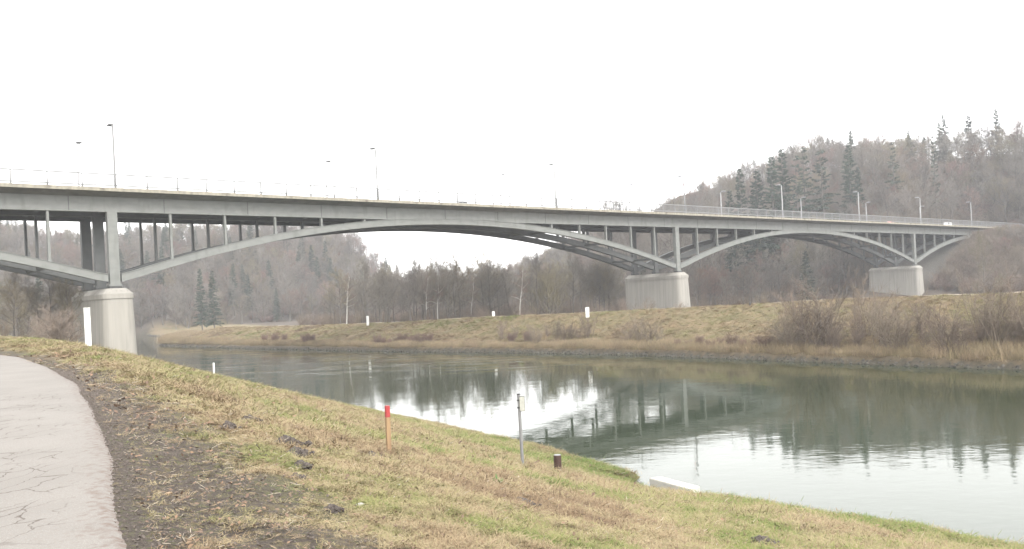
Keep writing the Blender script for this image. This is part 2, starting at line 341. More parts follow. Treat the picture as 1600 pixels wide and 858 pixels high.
def water_mat():
    m = bpy.data.materials.new('river_water'); m.use_nodes = True; t = m.node_tree; L = t.links.new; b = t.nodes['Principled BSDF']
    b.inputs['Base Color'].default_value = (.023, .033, .017, 1); b.inputs['Roughness'].default_value = .035; b.inputs['IOR'].default_value = 1.36
    tc = t.nodes.new('ShaderNodeTexCoord')
    def wave(sc, st, rot, det=2):
        mp = t.nodes.new('ShaderNodeMapping'); mp.inputs['Scale'].default_value = st; mp.inputs['Rotation'].default_value = (0, 0, rot); L(tc.outputs['Object'], mp.inputs[0])
        n = t.nodes.new('ShaderNodeTexNoise'); n.inputs['Scale'].default_value = sc; n.inputs['Detail'].default_value = det; L(mp.outputs[0], n.inputs[0]); return n.outputs[0]
    a = wave(1.3, (1, 1.6, 1), R(20), 3); c = wave(.35, (1, 1.5, 1), R(-10), 2); patch = wave(.035, (1, 2.5, 1), R(35), 3)
    # rougher riffles downstream below the bridge
    sx = t.nodes.new('ShaderNodeSeparateXYZ'); L(tc.outputs['Object'], sx.inputs[0])
    r1 = t.nodes.new('ShaderNodeMapRange'); r1.inputs[1].default_value = 95; r1.inputs[2].default_value = 120; L(sx.outputs[1], r1.inputs[0])
    stx = wave(.12, (.35, 2.6, 1), R(-20), 4)
    r2 = t.nodes.new('ShaderNodeMapRange'); r2.inputs[1].default_value = .52; r2.inputs[2].default_value = .66; L(stx, r2.inputs[0])
    rr = t.nodes.new('ShaderNodeMath'); rr.operation = 'MULTIPLY'; L(r1.outputs[0], rr.inputs[0]); L(r2.outputs[0], rr.inputs[1])
    s1 = t.nodes.new('ShaderNodeMath'); s1.operation = 'MULTIPLY_ADD'; s1.inputs[1].default_value = 2.2; L(c, s1.inputs[0]); L(a, s1.inputs[2])
    pm = t.nodes.new('ShaderNodeMapRange'); pm.inputs[1].default_value = .35; pm.inputs[2].default_value = .7; pm.inputs[3].default_value = .5; pm.inputs[4].default_value = 1.3; L(patch, pm.inputs[0])
    ps = t.nodes.new('ShaderNodeMath'); ps.operation = 'MULTIPLY_ADD'; ps.inputs[1].default_value = 4.5; L(rr.outputs[0], ps.inputs[0]); L(pm.outputs[0], ps.inputs[2])
    hh = t.nodes.new('ShaderNodeMath'); hh.operation = 'MULTIPLY'; L(s1.outputs[0], hh.inputs[0]); L(ps.outputs[0], hh.inputs[1])
    bp = t.nodes.new('ShaderNodeBump'); bp.inputs['Strength'].default_value = 1; bp.inputs['Distance'].default_value = .004; L(hh.outputs[0], bp.inputs['Height']); L(bp.outputs[0], b.inputs['Normal'])
    return m
M['water'] = water_mat()

def grass_mat():
    m = bpy.data.materials.new('grass_blades'); m.use_nodes = True; t = m.node_tree; L = t.links.new; b = t.nodes['Principled BSDF']; b.inputs['Roughness'].default_value = .8
    b.inputs['Specular IOR Level'].default_value = .2
    a = t.nodes.new('ShaderNodeAttribute'); a.attribute_type = 'INSTANCER'; a.attribute_name = 'tint'
    r = t.nodes.new('ShaderNodeValToRGB'); e = r.color_ramp.elements
    e[0].position = 0; e[0].color = (.10, .07, .045, 1); e[1].position = 1; e[1].color = (.085, .125, .03, 1)
    for p, c in ((.2, (.20, .14, .085)), (.42, (.275, .225, .135)), (.6, (.215, .19, .095)), (.78, (.145, .16, .05))):
        x = e.new(p); x.color = (*c, 1)
    L(a.outputs['Fac'], r.inputs[0]); L(r.outputs[0], b.inputs['Base Color'])
    return m
M['grass'] = grass_mat()

# ------------------------------------------------------------------ ground sheet
def axis(segs):
    out = []
    for a, b_, st in segs:
        out += list(np.arange(a, b_, st))
    return np.array(out+[segs[-1][1]])
def build_ground():
    xs = axis([(-2600, -700, 100), (-700, -260, 14), (-260, -70, 2.2), (-70, -24, .8), (-24, 22, .17), (22, 90, .9), (90, 260, 2.2), (260, 700, 14), (700, 2600, 100)])
    ys = axis([(-400, -40, 30), (-40, 2, 2), (2, 34, .17), (34, 60, .45), (60, 200, .9), (200, 300, 1.8), (300, 520, 4), (520, 900, 20), (900, 3600, 150)])
    X, Y = np.meshgrid(xs, ys); Z = height(X, Y)
    n = Z.size; nx, ny = len(xs), len(ys)
    idx = np.arange(n).reshape(ny, nx)
    q = np.stack([idx[:-1, :-1], idx[:-1, 1:], idx[1:, 1:], idx[1:, :-1]], -1).reshape(-1, 4)
    me = bpy.data.meshes.new('ground'); me.vertices.add(n); me.loops.add(q.size); me.polygons.add(len(q))
    me.vertices.foreach_set('co', np.stack([X, Y, Z], -1).ravel()); me.loops.foreach_set('vertex_index', q.ravel())
    me.polygons.foreach_set('loop_start', np.arange(len(q))*4); me.update(calc_edges=True); me.shade_smooth()
    s = -.6*X+.8*Y; nn = .8*X+.6*Y
    far = nn > (near_n(s)+far_n(s))/2
    pe = nn-path_n(s); wd = np.interp(s, [0, 8, 20, 40, 60], [3.3, 2.9, 1.9, 1.8, 2.6])
    dirt = np.where(~far, (1-sstep(.25, 1.25, pe/wd))*(s < 75), 0)*.62
    dirt = np.maximum(dirt, np.where(~far & (pe < -2.8), .25, 0))
    dike = np.where(far, 1., 0)
    q_ = nn-far_n(s); shore = np.where(far, 1-sstep(3.0, 7.5, q_), 0)
    d1 = (X-230)*.463+(Y-240)*.887; d2 = (X+400)*-.387+(Y-300)*.922
    wood = np.where(far, sstep(9, 14, nn-crest_n(s)), 0); wood = np.maximum(wood, sstep(0, 10, d2)); wood = np.maximum(wood, np.where(~far, sstep(70, 90, np.hypot(X, Y))*(nn < 8), 0))
    sb = (X-P1[0])*DR[0]+(Y-P1[1])*DR[1]; ob = (X-P1[0])*NR[0]+(Y-P1[1])*NR[1]
    scree = sstep(262, 275, sb)*(1-sstep(300, 312, sb))*sstep(-32, -22, ob)*(1-sstep(3, 12, ob))*far
    rip = np.where(far, 1-sstep(.5, 1.3, q_), 0)
    for nm, v in (('rip', rip), ('dirt', dirt), ('dike', dike), ('shore', shore), ('wood', wood), ('scree', scree)):
        a = me.attributes.new(nm, 'FLOAT', 'POINT'); a.data.foreach_set('value', np.ascontiguousarray(v, dtype=np.float32).ravel())
    me.materials.append(M['ground']); o = bpy.data.objects.new('ground', me); COL.objects.link(o); tag(o, kind='structure')

# bridge frame: t along, off towards the camera side, z up
P1 = np.array([-56.67, 121.0]); DR = np.array([.7545, .6563]); NR = np.array([.6563, -.7545])
def bp_(t, off, z): return (P1[0]+DR[0]*t+NR[0]*off, P1[1]+DR[1]*t+NR[1]*off, z)
build_ground()

water = mesh_obj('water', [(-900, -300, 0), (400, -300, 0), (400, 1200, 0), (-900, 1200, 0)], [(0, 1, 2, 3)], M['water']); tag(water, kind='structure')

def build_path():
    ss = np.arange(-12, 52.01, .1); cols = np.concatenate([[0, .03, .12, .3], np.linspace(.6, 3.6, 11)])
    V = []; E = []; C = []
    # beyond s=40 the path bends away to the left
    for s in ss:
        pn = float(path_n(s)); turn = 0.
        for c in cols:
            n = pn-c+(float(fbm(np.array([s*.55]), np.array([3.]), 2)[0])-.5)*.06*(1 if c < .5 else 0)
            x = -.6*s+.8*n; y = .8*s+.6*n
            z = 7.4+.012-(.05*(1-c/.12) if c < .12 else 0)+.02*math.sin(c)
            V.append((x, y, z)); E.append(max(0, 1-c/1.2)**1.3*.62); C.append(float(sstep(5.8, 8, s)*(1-sstep(18, 24, s)))*(1 if c > .35 else 0))
    k = len(cols); Fc = [(i*k+j, i*k+j+1, (i+1)*k+j+1, (i+1)*k+j) for i in range(len(ss)-1) for j in range(k-1)]
    o = mesh_obj('path', V, Fc, M['path'], smooth=True); tag(o, kind='structure')
    for nm, v in (('edge', E), ('crack', C)):
        a = o.data.attributes.new(nm, 'FLOAT', 'POINT'); a.data.foreach_set('value', v)
    # continuation bending left
    V = []; Fc = []
    p0 = Vector((-.6*52+.8*4.6, .8*52+.6*4.6)); d = Vector((-.6-.8*.09, .8-.6*.09)).normalized(); W = 3.6; N_ = 40
    P = []; p = p0.copy(); a = math.atan2(d.y, d.x)
    for i in range(N_):
        P.append((p.copy(), a)); a += R(2.1) if i < 24 else 0; p += Vector((math.cos(a), math.sin(a)))*1.2
    for p, a in P:
        nrm = Vector((-math.sin(a), math.cos(a)))
        for c in (0, 1.2, 2.4, 3.6): q = p+nrm*c; V.append((q.x, q.y, 7.413))
    Fc = [(i*4+j, i*4+j+1, (i+1)*4+j+1, (i+1)*4+j) for i in range(N_-1) for j in range(3)]
    o = mesh_obj('path', V, Fc, M['path']); tag(o, kind='structure')
    # gravel track along the dike crest
    V = []; 
    S = np.arange(-60, 300, 2.)
    for s in S:
        for c in (.6, 1.5, 2.4, 3.2):
            n = float(crest_n(s))+c; x = -.6*s+.8*n; y = .8*s+.6*n; V.append((x, y, hz(x, y)+.06))
    Fc = [(i*4+j, i*4+j+1, (i+1)*4+j+1, (i+1)*4+j) for i in range(len(S)-1) for j in range(3)]
    o = mesh_obj('dike_path', V, Fc, mat('dike_gravel', (.28, .24, .18), .95, col2=(.2, .165, .12), scale=2)); tag(o, kind='structure')
build_path()

# ------------------------------------------------------------------ bridge
OR = (-.8, -7.6, -14.4)                  # the three rib lines
EDGE, FAR = 2.0, -17.2
PIERS = (0.4, 129.0, 258.4)
SPANS = ((-128.2, 0.4), (0.4, 129.0), (129.0, 258.4), (258.4, 387.0))
def rib_z(t, a, b_):
    c = (a+b_)/2-2.5; l = a+1.4; r = b_-1.4
    u = abs((t-c)/((c-l) if t < c else (r-c)))
    return 13.95+9.3*(1-min(u, 1)**(2.1 if t < c else 2.0))
def rib_d(t, a, b_): return 1.15
T0, T1 = -75., 324.
def build_bridge():
    root = empty('arch_bridge', bp_(0.4, -7.6, 0), 0)
    inv = Matrix.Translation(root.location).inverted()
    def fin(mb, name, m, parent=root, **k):
        base = root.location if parent is root else Vector((0, 0, 0))
        o = mb.obj(name, m, None, **k); 
        mw = Matrix.Translation(-root.location); o.data.transform(mw)
        o.parent = parent; return o
    # deck
    st = np.linspace(T0, T1+6, 60)
    mb = MB()
    prof = [(EDGE, 26.62), (EDGE, 26.98), (EDGE-.5, 27.0), (EDGE-.5, 26.96), (FAR+.5, 26.96), (FAR+.5, 27.0), (FAR, 26.98), (FAR, 26.62), (-14.9, 26.06), (-.3, 26.06)]
    mb.sweep(None, [[bp_(t, o_, z) for o_, z in prof] for t in st]); deck = fin(mb, 'deck_slab', M['soffit'])
    for e, sgn in ((EDGE, 1), (FAR, -1)):
        mb = MB()
        for i in range(int((T1+6-T0)/4.33)):
            a = T0+i*4.33; a2 = a+4.315
            P = [(e+sgn*.08, 26.55), (e+sgn*.08, 27.05), (e-sgn*.42, 27.07), (e-sgn*.42, 27.0), (e+sgn*.003, 26.985), (e+sgn*.003, 26.55)]
            mb.sweep(None, [[bp_(a, o_, z) for o_, z in P], [bp_(a2, o_, z) for o_, z in P]])
        fin(mb, 'edge_beam', M['conc_edge'], deck)
    mb = MB(); mb.box(T0, T1+36, -13.2, -1.9, 26.5, 27.0-.034, bp_); fin(mb, 'carriageway', M['asphalt'], deck)
    mb = MB(); mb.box(T0, T1+36, -1.9, -1.7, 26.5, 27.1, bp_); mb.box(T0, T1+36, -13.4, -13.2, 26.5, 27.1, bp_); fin(mb, 'kerb', M['conc_edge'], deck)
    # girders
    for k, o_ in enumerate(OR):
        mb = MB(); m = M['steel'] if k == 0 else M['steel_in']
        mb.box(T0, T1, o_-.3, o_+.3, 24.0, 26.055, bp_)
        mb.box(T0, T1, o_-.42, o_+.42, 23.9, 23.998, bp_)
        g = fin(mb, 'girder', m)
        if k == 0:
            t = T0+5
            while t < T1-3: mb = MB(); mb.box(t-.05, t+.05, o_+.3, o_+.33, 24.02, 26.0, bp_); fin(mb, 'web_joint', M['steel_in'], g); t += 12.96
    # arch ribs
    for (a, b_) in SPANS:
        for k, o_ in enumerate(OR):
            lo = max(a+.9, T0); hi = min(b_-.9, T1)
            ts = np.linspace(lo, hi, 56)
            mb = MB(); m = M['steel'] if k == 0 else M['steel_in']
            hw = .38; P = []
            for t in ts:
                z0 = rib_z(t, a, b_); z1 = min(z0+1.15, 24.3)
                P.append([bp_(t, o_+hw-.03, z0+.08), bp_(t, o_+hw-.03, z1-.08), bp_(t, o_+hw+.08, z1-.08), bp_(t, o_+hw+.08, z1), bp_(t, o_-hw-.08, z1), bp_(t, o_-hw-.08, z1-.08), bp_(t, o_-hw+.03, z1-.08), bp_(t, o_-hw+.03, z0+.08), bp_(t, o_-hw-.08, z0+.08), bp_(t, o_-hw-.08, z0), bp_(t, o_+hw+.08, z0), bp_(t, o_+hw+.08, z0+.08)])
            mb.sweep(None, P); fin(mb, 'arch_rib', m)
    # columns, cross beams
    for pi, p in enumerate(PIERS):
        for k, o_ in enumerate(OR):
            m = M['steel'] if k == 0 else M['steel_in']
            mb = MB(); mb.box(p-.68, p+.68, o_-.45, o_+.45, 13.55, 23.9, bp_); mb.box(p-.85, p+.85, o_-.55, o_+.55, 13.32, 13.56, bp_)
            mb.box(p-.72, p+.72, o_+.45, o_+.47, 15.0, 15.06, bp_); fin(mb, 'pier_column', m)
            mb = MB(); mb.box(p-.8, p+.8, o_-.6, o_+.6, 12.97, 13.32, bp_); fin(mb, 'bearing', M['steel_dark'])
            for sg in (-1, 1):
                for j in range(1, 6):
                    t = p+sg*(8.35*j-.1); a, b_ = (SPANS[pi] if sg < 0 else SPANS[pi+1])
                    if not T0 < t < T1-1: continue
                    z0 = rib_z(t, a, b_)+1.15
                    if z0 > 23.75: continue
                    mb = MB(); mb.box(t-.16, t+.16, o_-.26, o_+.26, z0-.05, 23.9, bp_); mb.box(t-.2, t+.2, o_-.3, o_+.3, z0-.05, z0+.25, bp_)
                    fin(mb, 'spandrel_column', m)
    n = 0
    for i in range(int((T1-T0)/8.35)):
        t = PIERS[0]+8.35*(i-8)
        if not T0 < t < T1: continue
        mb = MB(); mb.box(t-.14, t+.14, -14.1, -7.9, 24.5, 26.05, bp_); mb.box(t-.14, t+.14, -7.3, -1.1, 24.5, 26.05, bp_); mb.box(t-.3, t+.3, -14.1, -7.9, 24.42, 24.5, bp_); mb.box(t-.3, t+.3, -7.3, -1.1, 24.42, 24.5, bp_)
        fin(mb, 'cross_beam', M['steel_in'])
    for p in PIERS:                          # bracing between ribs
        for sg in (-1, 1):
            for j in (1, 3, 5):
                t = p+sg*8.35*j
                if not T0 < t < T1-1: continue
                a, b_ = [s_ for s_ in SPANS if s_[0] <= t <= s_[1]][0]; z = rib_z(t, a, b_)
                mb = MB(); mb.box(t-.2, t+.2, -14.0, -8.0, z+.25, z+.75, bp_); mb.box(t-.2, t+.2, -7.2, -1.2, z+.25, z+.75, bp_); fin(mb, 'cross_brace', M['steel_in'])
    # piers
    for i, p in enumerate(PIERS):
        def plan(hw, o0, o1, r):
            pts = []
            for cx, cy, a0 in ((hw-r, o1-r, 0), (-hw+r, o1-r, 90), (-hw+r, o0+r, 180), (hw-r, o0+r, 270)):
                for q in range(7):
                    a = R(a0+15*q); pts.append((p+cx+r*math.cos(a), cy+r*math.sin(a)))
            return pts
        zb = (-2.5, 1.5, 1.5)[i]; hb = 2.05+(11.4-zb)*.028
        def ring(hw, o0, o1, r, z): return [bp_(t, o_, z) for t, o_ in plan(hw, o0, o1, r)]
        mb = MB(); e = (11.4-zb)*.03
        mb.sweep(None, [ring(hb, -16.4-e, 1.2+e, 1.15, zb), ring(2.05, -16.4, 1.2, 1.1, 11.42)])
        sh = fin(mb, 'pier_shaft', M['pier'])
        mb = MB(); mb.sweep(None, [ring(2.0, -16.35, 1.15, 1.1, 11.42), ring(2.0, -16.35, 1.15, 1.1, 11.5), ring(2.16, -16.5, 1.3, 1.15, 11.5), ring(2.16, -16.5, 1.3, 1.15, 12.2), ring(1.35, -15.7, .5, .7, 12.98)])
        fin(mb, 'pier_cap', M['pier'], sh)
        if i == 1:
            mb = MB()
            mb.box(p-.7, p+.7, OR[0]-.6, OR[0]+.6, 12.7, 12.985, bp_); fin(mb, 'bearing_plinth', M['slab'], sh)
    # railings on both edges: posts, rails, bars
    for e, sg in ((EDGE-.12, 1), (FAR+.12, -1)):
        rl = MB()
        for z, w_ in ((28.93, .07), (27.36, .05)): rl.box(T0, T1+30, e-w_, e+w_, z-.085, z+.085, bp_)
        rail = fin(rl, 'railing', M['galv'])
        mb = MB(); t = -27.
        while t < T1+34:
            mb.box(t-.01, t+.01, e-.01, e+.01, 27.25, 28.9, bp_); t += .13
        fin(mb, 'bars', M['galv'], rail)
        t = 0.4-4.32*6
        while t < T1+34:
            mb = MB(); mb.box(t-.075, t+.075, e-.06, e+.06, 27.0, 28.95, bp_)
            mb.add([bp_(t-.17, e-.06, 27.0), bp_(t+.17, e-.06, 27.0), bp_(t+.04, e-.06, 27.65), bp_(t-.04, e-.06, 27.65), bp_(t-.17, e+.06, 27.0), bp_(t+.17, e+.06, 27.0), bp_(t+.04, e+.06, 27.65), bp_(t-.04, e+.06, 27.65)], [(0, 1, 2, 3), (7, 6, 5, 4), (0, 4, 5, 1), (1, 5, 6, 2), (2, 6, 7, 3), (3, 7, 4, 0)])
            fin(mb, 'post', M['galv'], rail); t += 4.32
    # abutment with wing wall
    mb = MB()
    mb.box(T1-1, T1+6, -16.8, 1.6, 12, 26.05, bp_); mb.box(T1+6, T1+40, 1.0, 1.7, 14, 27.0, bp_); mb.box(T1+6, T1+40, -17, -16.3, 14, 27.0, bp_)
    fin(mb, 'abutment', M['pier'])
    tag(root, 'long grey steel arch road bridge on three concrete piers crossing the river and dike', 'bridge')
    return root
build_bridge()
# approach embankment behind the abutment
V = [bp_(T1+1, 1.3, 26.9), bp_(T1+1, -16.6, 26.9), bp_(T1+36, -16.6, 27.0), bp_(T1+36, 1.3, 27.0), bp_(T1+1, 1.6, 18), bp_(T1+1, -17, 18), bp_(T1+36, -17, 18), bp_(T1+36, 1.6, 18)]
o = mesh_obj('road', V, [(0, 1, 2, 3), (0, 3, 7, 4), (1, 5, 6, 2), (0, 4, 5, 1), (2, 6, 7, 3)], M['soffit']); tag(o, kind='structure')

# ------------------------------------------------------------------ street lamps
M['lamp'] = mat('lit_lamp_metal', (.36, .36, .36), .5, col2=(.3, .3, .3), scale=6)
def make_lamp(m):
    r = empty('street_lamp')
    mb = MB(); mb.tube([(0, 0, 0), (0, 0, 1.2), (0, 0, 1.25), (0, 0, 8.9)], [.17, .17, .15, .13], 10); mb.box(-.15, .15, -.15, .15, 0, .03); mb.obj('pole', m, r)
    mb = MB(); mb.tube([(0, 0, 8.85), (0, -.25, 9.02), (0, -.7, 9.1)], .035, 8); mb.obj('arm', m, r)
    mb = MB(); Pp = []
    for y, w_, h in ((-.45, .05, .05), (-.6, .13, .09), (-1.0, .17, .10), (-1.35, .13, .06), (-1.42, .06, .03)):
        Pp.append([(2.9*w_*math.cos(R(a)), .35+1.45*y, 9.12+1.6*h*math.sin(R(a))*(1 if math.sin(R(a)) > 0 else .45)) for a in range(0, 360, 30)])
    mb.sweep(None, Pp); h = mb.obj('lamp_head', M['galv'], r, smooth=True)
    mb = MB(); mb.box(-.3, .3, -1.5, -.6, 9.0, 9.06); mb.obj('lens', mat('lamp_lens', (.1, .1, .115), .3), h)
    return r
proto = make_lamp(M['galv']); first = True
near_t = [0.5+43.2*i for i in range(8)]; far_t = [0.5+43.2*i for i in range(7)]
ang = math.atan2(DR[1], DR[0])
near_lab = ['tall street lamp on the near bridge edge directly above the leftmost pier',
 'tall street lamp on the near bridge edge above the left half of the river arch', 'tall street lamp on the near bridge edge right of the silver car',
 'tall street lamp above the middle pier, beside the red and white warning sign', 'pale tall street lamp above the crown of the arch between the two right piers',
 'pale tall near lamp left of the rightmost pier, with a shorter lamp touching it', 'pale tall street lamp on the near bridge edge above the rightmost pier', 'last pale street lamp at the right end of the bridge']
far_lab = ['street lamp on the far side of the bridge, leftmost of the far row', 'street lamp on the far side of the bridge between the two leftmost tall near lamps', 'street lamp on the far side of the bridge above the silver car',
 'street lamp on the far side of the bridge above the grey triangular sign', 'short looking far lamp just right of the tall lamp above the second arch crown', 'short looking far lamp just left of a tall pale one, left of the rightmost pier', 'short looking far lamp just left of the tall lamp above the rightmost pier']
for i, t in enumerate(near_t):
    o = proto if first else copy_tree(proto); first = False
    o.location = bp_(t, EDGE-.55, 27.06); o.rotation_euler = (0, 0, ang)
    # arm points over the road (away from camera side)
    o.rotation_euler.z = ang+math.pi
    if i == 4:                              # this and later copies paler: light falling on them is put into the colour
        for c in o.children:
            if c.name.startswith(('pole', 'lamp_head')): c.data = c.data.copy(); c.data.materials[0] = M['lamp']
        proto = o
    tag(o, near_lab[i], 'street lamp', 'street lamps along the bridge')
far_lab.append('last street lamp on the far bridge side, right of the red car')
for i, t in enumerate(far_t+[0.5+43.2*7]):
    o = copy_tree(proto); o.location = bp_(t-(.4 if i < 4 else 4), -15.6, 27.06); o.rotation_euler = (0, 0, ang); tag(o, far_lab[i], 'street lamp', 'street lamps along the bridge')

# ------------------------------------------------------------------ traffic signs
def sign_post(name, loc, rz, label, hgt, front, tri=True):
    r = empty(name, loc, rz)
    mb = MB(); mb.tube([(0, 0, 0), (0, 0, hgt)], .04, 8); mb.obj('post', M['galv'], r)
    w_ = .62
    def tri_mb(sz, y0, y1, zc):
        m_ = MB(); P = [(-sz, zc-sz*.577), (sz, zc-sz*.577), (0, zc+sz*1.155)]
        m_.add([(a, y0, b_) for a, b_ in P]+[(a, y1, b_) for a, b_ in P], [(0, 1, 2), (5, 4, 3), (0, 3, 4, 1), (1, 4, 5, 2), (2, 5, 3, 0)]); return m_
    def disc(rad, y0, y1, zc, k=24):
        m_ = MB(); P = [(rad*math.cos(2*math.pi*i/k), zc+rad*math.sin(2*math.pi*i/k)) for i in range(k)]
        m_.add([(a, y0, b_) for a, b_ in P]+[(a, y1, b_) for a, b_ in P], [tuple(range(k)), tuple(range(2*k-1, k-1, -1))]+[(i, k+i, k+(i+1) % k, (i+1) % k) for i in range(k)]); return m_
    p = tri_mb(.6, -.07, -.045, hgt-.75).obj('triangle_plate', M['red_paint'] if front else M['steel_dark'], r)
    if front:
        tri_mb(.42, -.076, -.0705, hgt-.75).obj('white_field', M['paint_white'], p)
        mb = MB(); mb.box(-.045, .045, -.081, -.0765, hgt-.82, hgt-.5); mb.box(-.04, .04, -.081, -.0765, hgt-.95, hgt-.88); mb.obj('symbol', M['steel_dark'], p)
        d = disc(.3, -.07, -.045, hgt-1.6).obj('round_plate', M['red_paint'], r); disc(.22, -.076, -.0705, hgt-1.6).obj('white_field', M['paint_white'], d)
    else:
        mb = MB(); mb.box(-.42, .42, -.07, -.045, hgt-2.0, hgt-1.25); mb.obj('square_plate', M['steel_dark'], r)
    tag(r, label, 'traffic sign', None); return r
sign_post('traffic_sign', bp_(133.2, -1.5, 27.05), ang, 'red and white triangular warning sign on the bridge above the middle pier', 8.4, True)
sign_post('traffic_sign', bp_(124.5, -14.5, 27.05), ang, 'dark triangular sign seen from behind on the bridge, left of the middle pier', 4.3, False)

# ------------------------------------------------------------------ cars
def make_car(paint, van=False):
    r = empty('parked_car' if False else 'car')
    if van: body = [(-2.4, .35), (-2.4, 1.1), (-2.3, 1.95), (1.0, 2.0), (1.65, 1.25), (2.3, 1.0), (2.4, .6), (2.35, .35)]
    else: body = [(-2.2, .38), (-2.25, .75), (-2.1, .98), (-1.2, 1.02), (1.0, .98), (1.9, .82), (2.2, .65), (2.22, .38)]
    def slab(P, ys, shr=0):
        m_ = MB(); k = len(P); st = []
        for y, s_ in ys: st.append([(x*(1-s_*.04), y, z-(s_*.06 if z > .5 else 0)) for x, z in P])
        m_.sweep(None, st); return m_
    b = slab(body, [(-.86, 1), (-.78, 0), (.78, 0), (.86, 1)]).obj('body', paint, r, bevel=.03)
    if not van:
        cab = [(-1.95, 1.0), (-1.35, 1.4), (-.5, 1.48), (.25, 1.42), (1.05, .97)]
        slab(cab, [(-.68, 3), (-.62, 0), (.62, 0), (.68, 3)]).obj('roof', paint, r, bevel=.03)
        for sg in (-1, 1):
            m_ = MB()
            for a in ([(-1.55, 1.04), (-1.2, 1.32), (-.5, 1.37), (-.45, 1.04)], [(-.35, 1.04), (-.38, 1.37), (.2, 1.33), (.7, 1.04)]):
                m_.add([(x, sg*.685, z) for x, z in a]+[(x, sg*.70, z) for x, z in a], [(0, 1, 2, 3), (7, 6, 5, 4), (0, 4, 5, 1), (1, 5, 6, 2), (2, 6, 7, 3), (3, 7, 4, 0)])
            m_.obj('side_window', M['glass'], r)
    else:
        for sg in (-1, 1):
            m_ = MB(); a = [(.2, 1.3), (.2, 1.8), (.95, 1.8), (1.35, 1.3)]
            m_.add([(x, sg*.85, z) for x, z in a]+[(x, sg*.868, z) for x, z in a], [(0, 1, 2, 3), (7, 6, 5, 4), (0, 4, 5, 1), (1, 5, 6, 2), (2, 6, 7, 3), (3, 7, 4, 0)]); m_.obj('side_window', M['glass'], r)
    for x in (-1.4, 1.4):
        for sg in (-1, 1):
            m_ = MB(); m_.tube([(x, sg*.7, .32), (x, sg*.9, .32)], .32, 18); wq = m_.obj('wheel', M['rubber'], r)
            m_ = MB(); m_.tube([(x, sg*.9, .32), (x, sg*.915, .32)], .19, 12); m_.obj('rim', M['galv'], wq)
    for sg in (-1, 1):
        m_ = MB(); m_.box(2.12, 2.2, sg*.55-.17, sg*.55+.17, .6, .74); m_.obj('headlight', M['slab'], r)
    return r
for t, off, ry, paint, van, lab in ((66.5, -5., 0, mat('silver_car_paint', (.5, .51, .52), .3, .3), False, 'silver car driving on the bridge over the middle of the river arch'),
    (250.5, -5., 0, mat('pale_red_car_paint', (.55, .2, .18), .35), False, 'pale red car on the bridge near the rightmost pier'),
    (297.0, -5., 0, mat('white_van_paint', (.75, .75, .75), .35), True, 'small white van at the right end of the bridge')):
    c = make_car(paint, van); c.location = bp_(t, off, 26.97); c.rotation_euler = (0, 0, ang+math.pi); tag(c, lab, 'van' if van else 'car', 'vehicles on the bridge')
#PART2
# ------------------------------------------------------------------ vegetation generators
class Branches:
    """collects tapering prisms; vectorised mesh at the end"""
    def __init__(s): s.V = []; s.F = []; s.n = 0
    def add(s, P, Rr, k):
        P = np.asarray(P, float); n = len(P)
        T = np.gradient(P, axis=0); T /= np.linalg.norm(T, axis=1)[:, None]+1e-9
        ref = np.array([0, 0, 1.]) if abs(T[0, 2]) < .8 else np.array([1., 0, 0])
        A = np.cross(T, ref); A /= np.linalg.norm(A, axis=1)[:, None]+1e-9; B = np.cross(T, A)
        a = np.arange(k)*2*math.pi/k
        V = P[:, None]+(A[:, None]*np.cos(a)[None, :, None]+B[:, None]*np.sin(a)[None, :, None])*np.asarray(Rr)[:, None, None]
        s.V.append(V.reshape(-1, 3)); b = s.n
        i = np.arange(n-1)[:, None]*k; j = np.arange(k)[None, :]; j2 = (j+1) % k
        s.F.append((np.stack([i+j, i+j2, i+k+j2, i+k+j], -1)+b).reshape(-1, 4)); s.n += n*k
    def quads(s, Q):          # Q: (m,4,3)
        m = len(Q); s.V.append(Q.reshape(-1, 3)); s.F.append((np.arange(m*4)+s.n).reshape(-1, 4)); s.n += m*4
    def mesh(s, name, mt):
        V = np.concatenate(s.V); Fq = np.concatenate(s.F)
        me = bpy.data.meshes.new(name); me.vertices.add(len(V)); me.loops.add(Fq.size); me.polygons.add(len(Fq))
        me.vertices.foreach_set('co', V.ravel()); me.loops.foreach_set('vertex_index', Fq.ravel().astype(np.int32)); me.polygons.foreach_set('loop_start', np.arange(len(Fq))*4)
        me.update(calc_edges=True); me.materials.append(mt); return me
def nrm(v): return v/(np.linalg.norm(v)+1e-9)
def limb(g, start, d, L, n=5, up=.1, wig=.12):
    P = [np.array(start, float)]; d = nrm(np.array(d, float))
    for i in range(n):
        d = nrm(d+g.normal(0, wig, 3)+np.array([0, 0, up])); P.append(P[-1]+d*L/n)
    return np.array(P), d
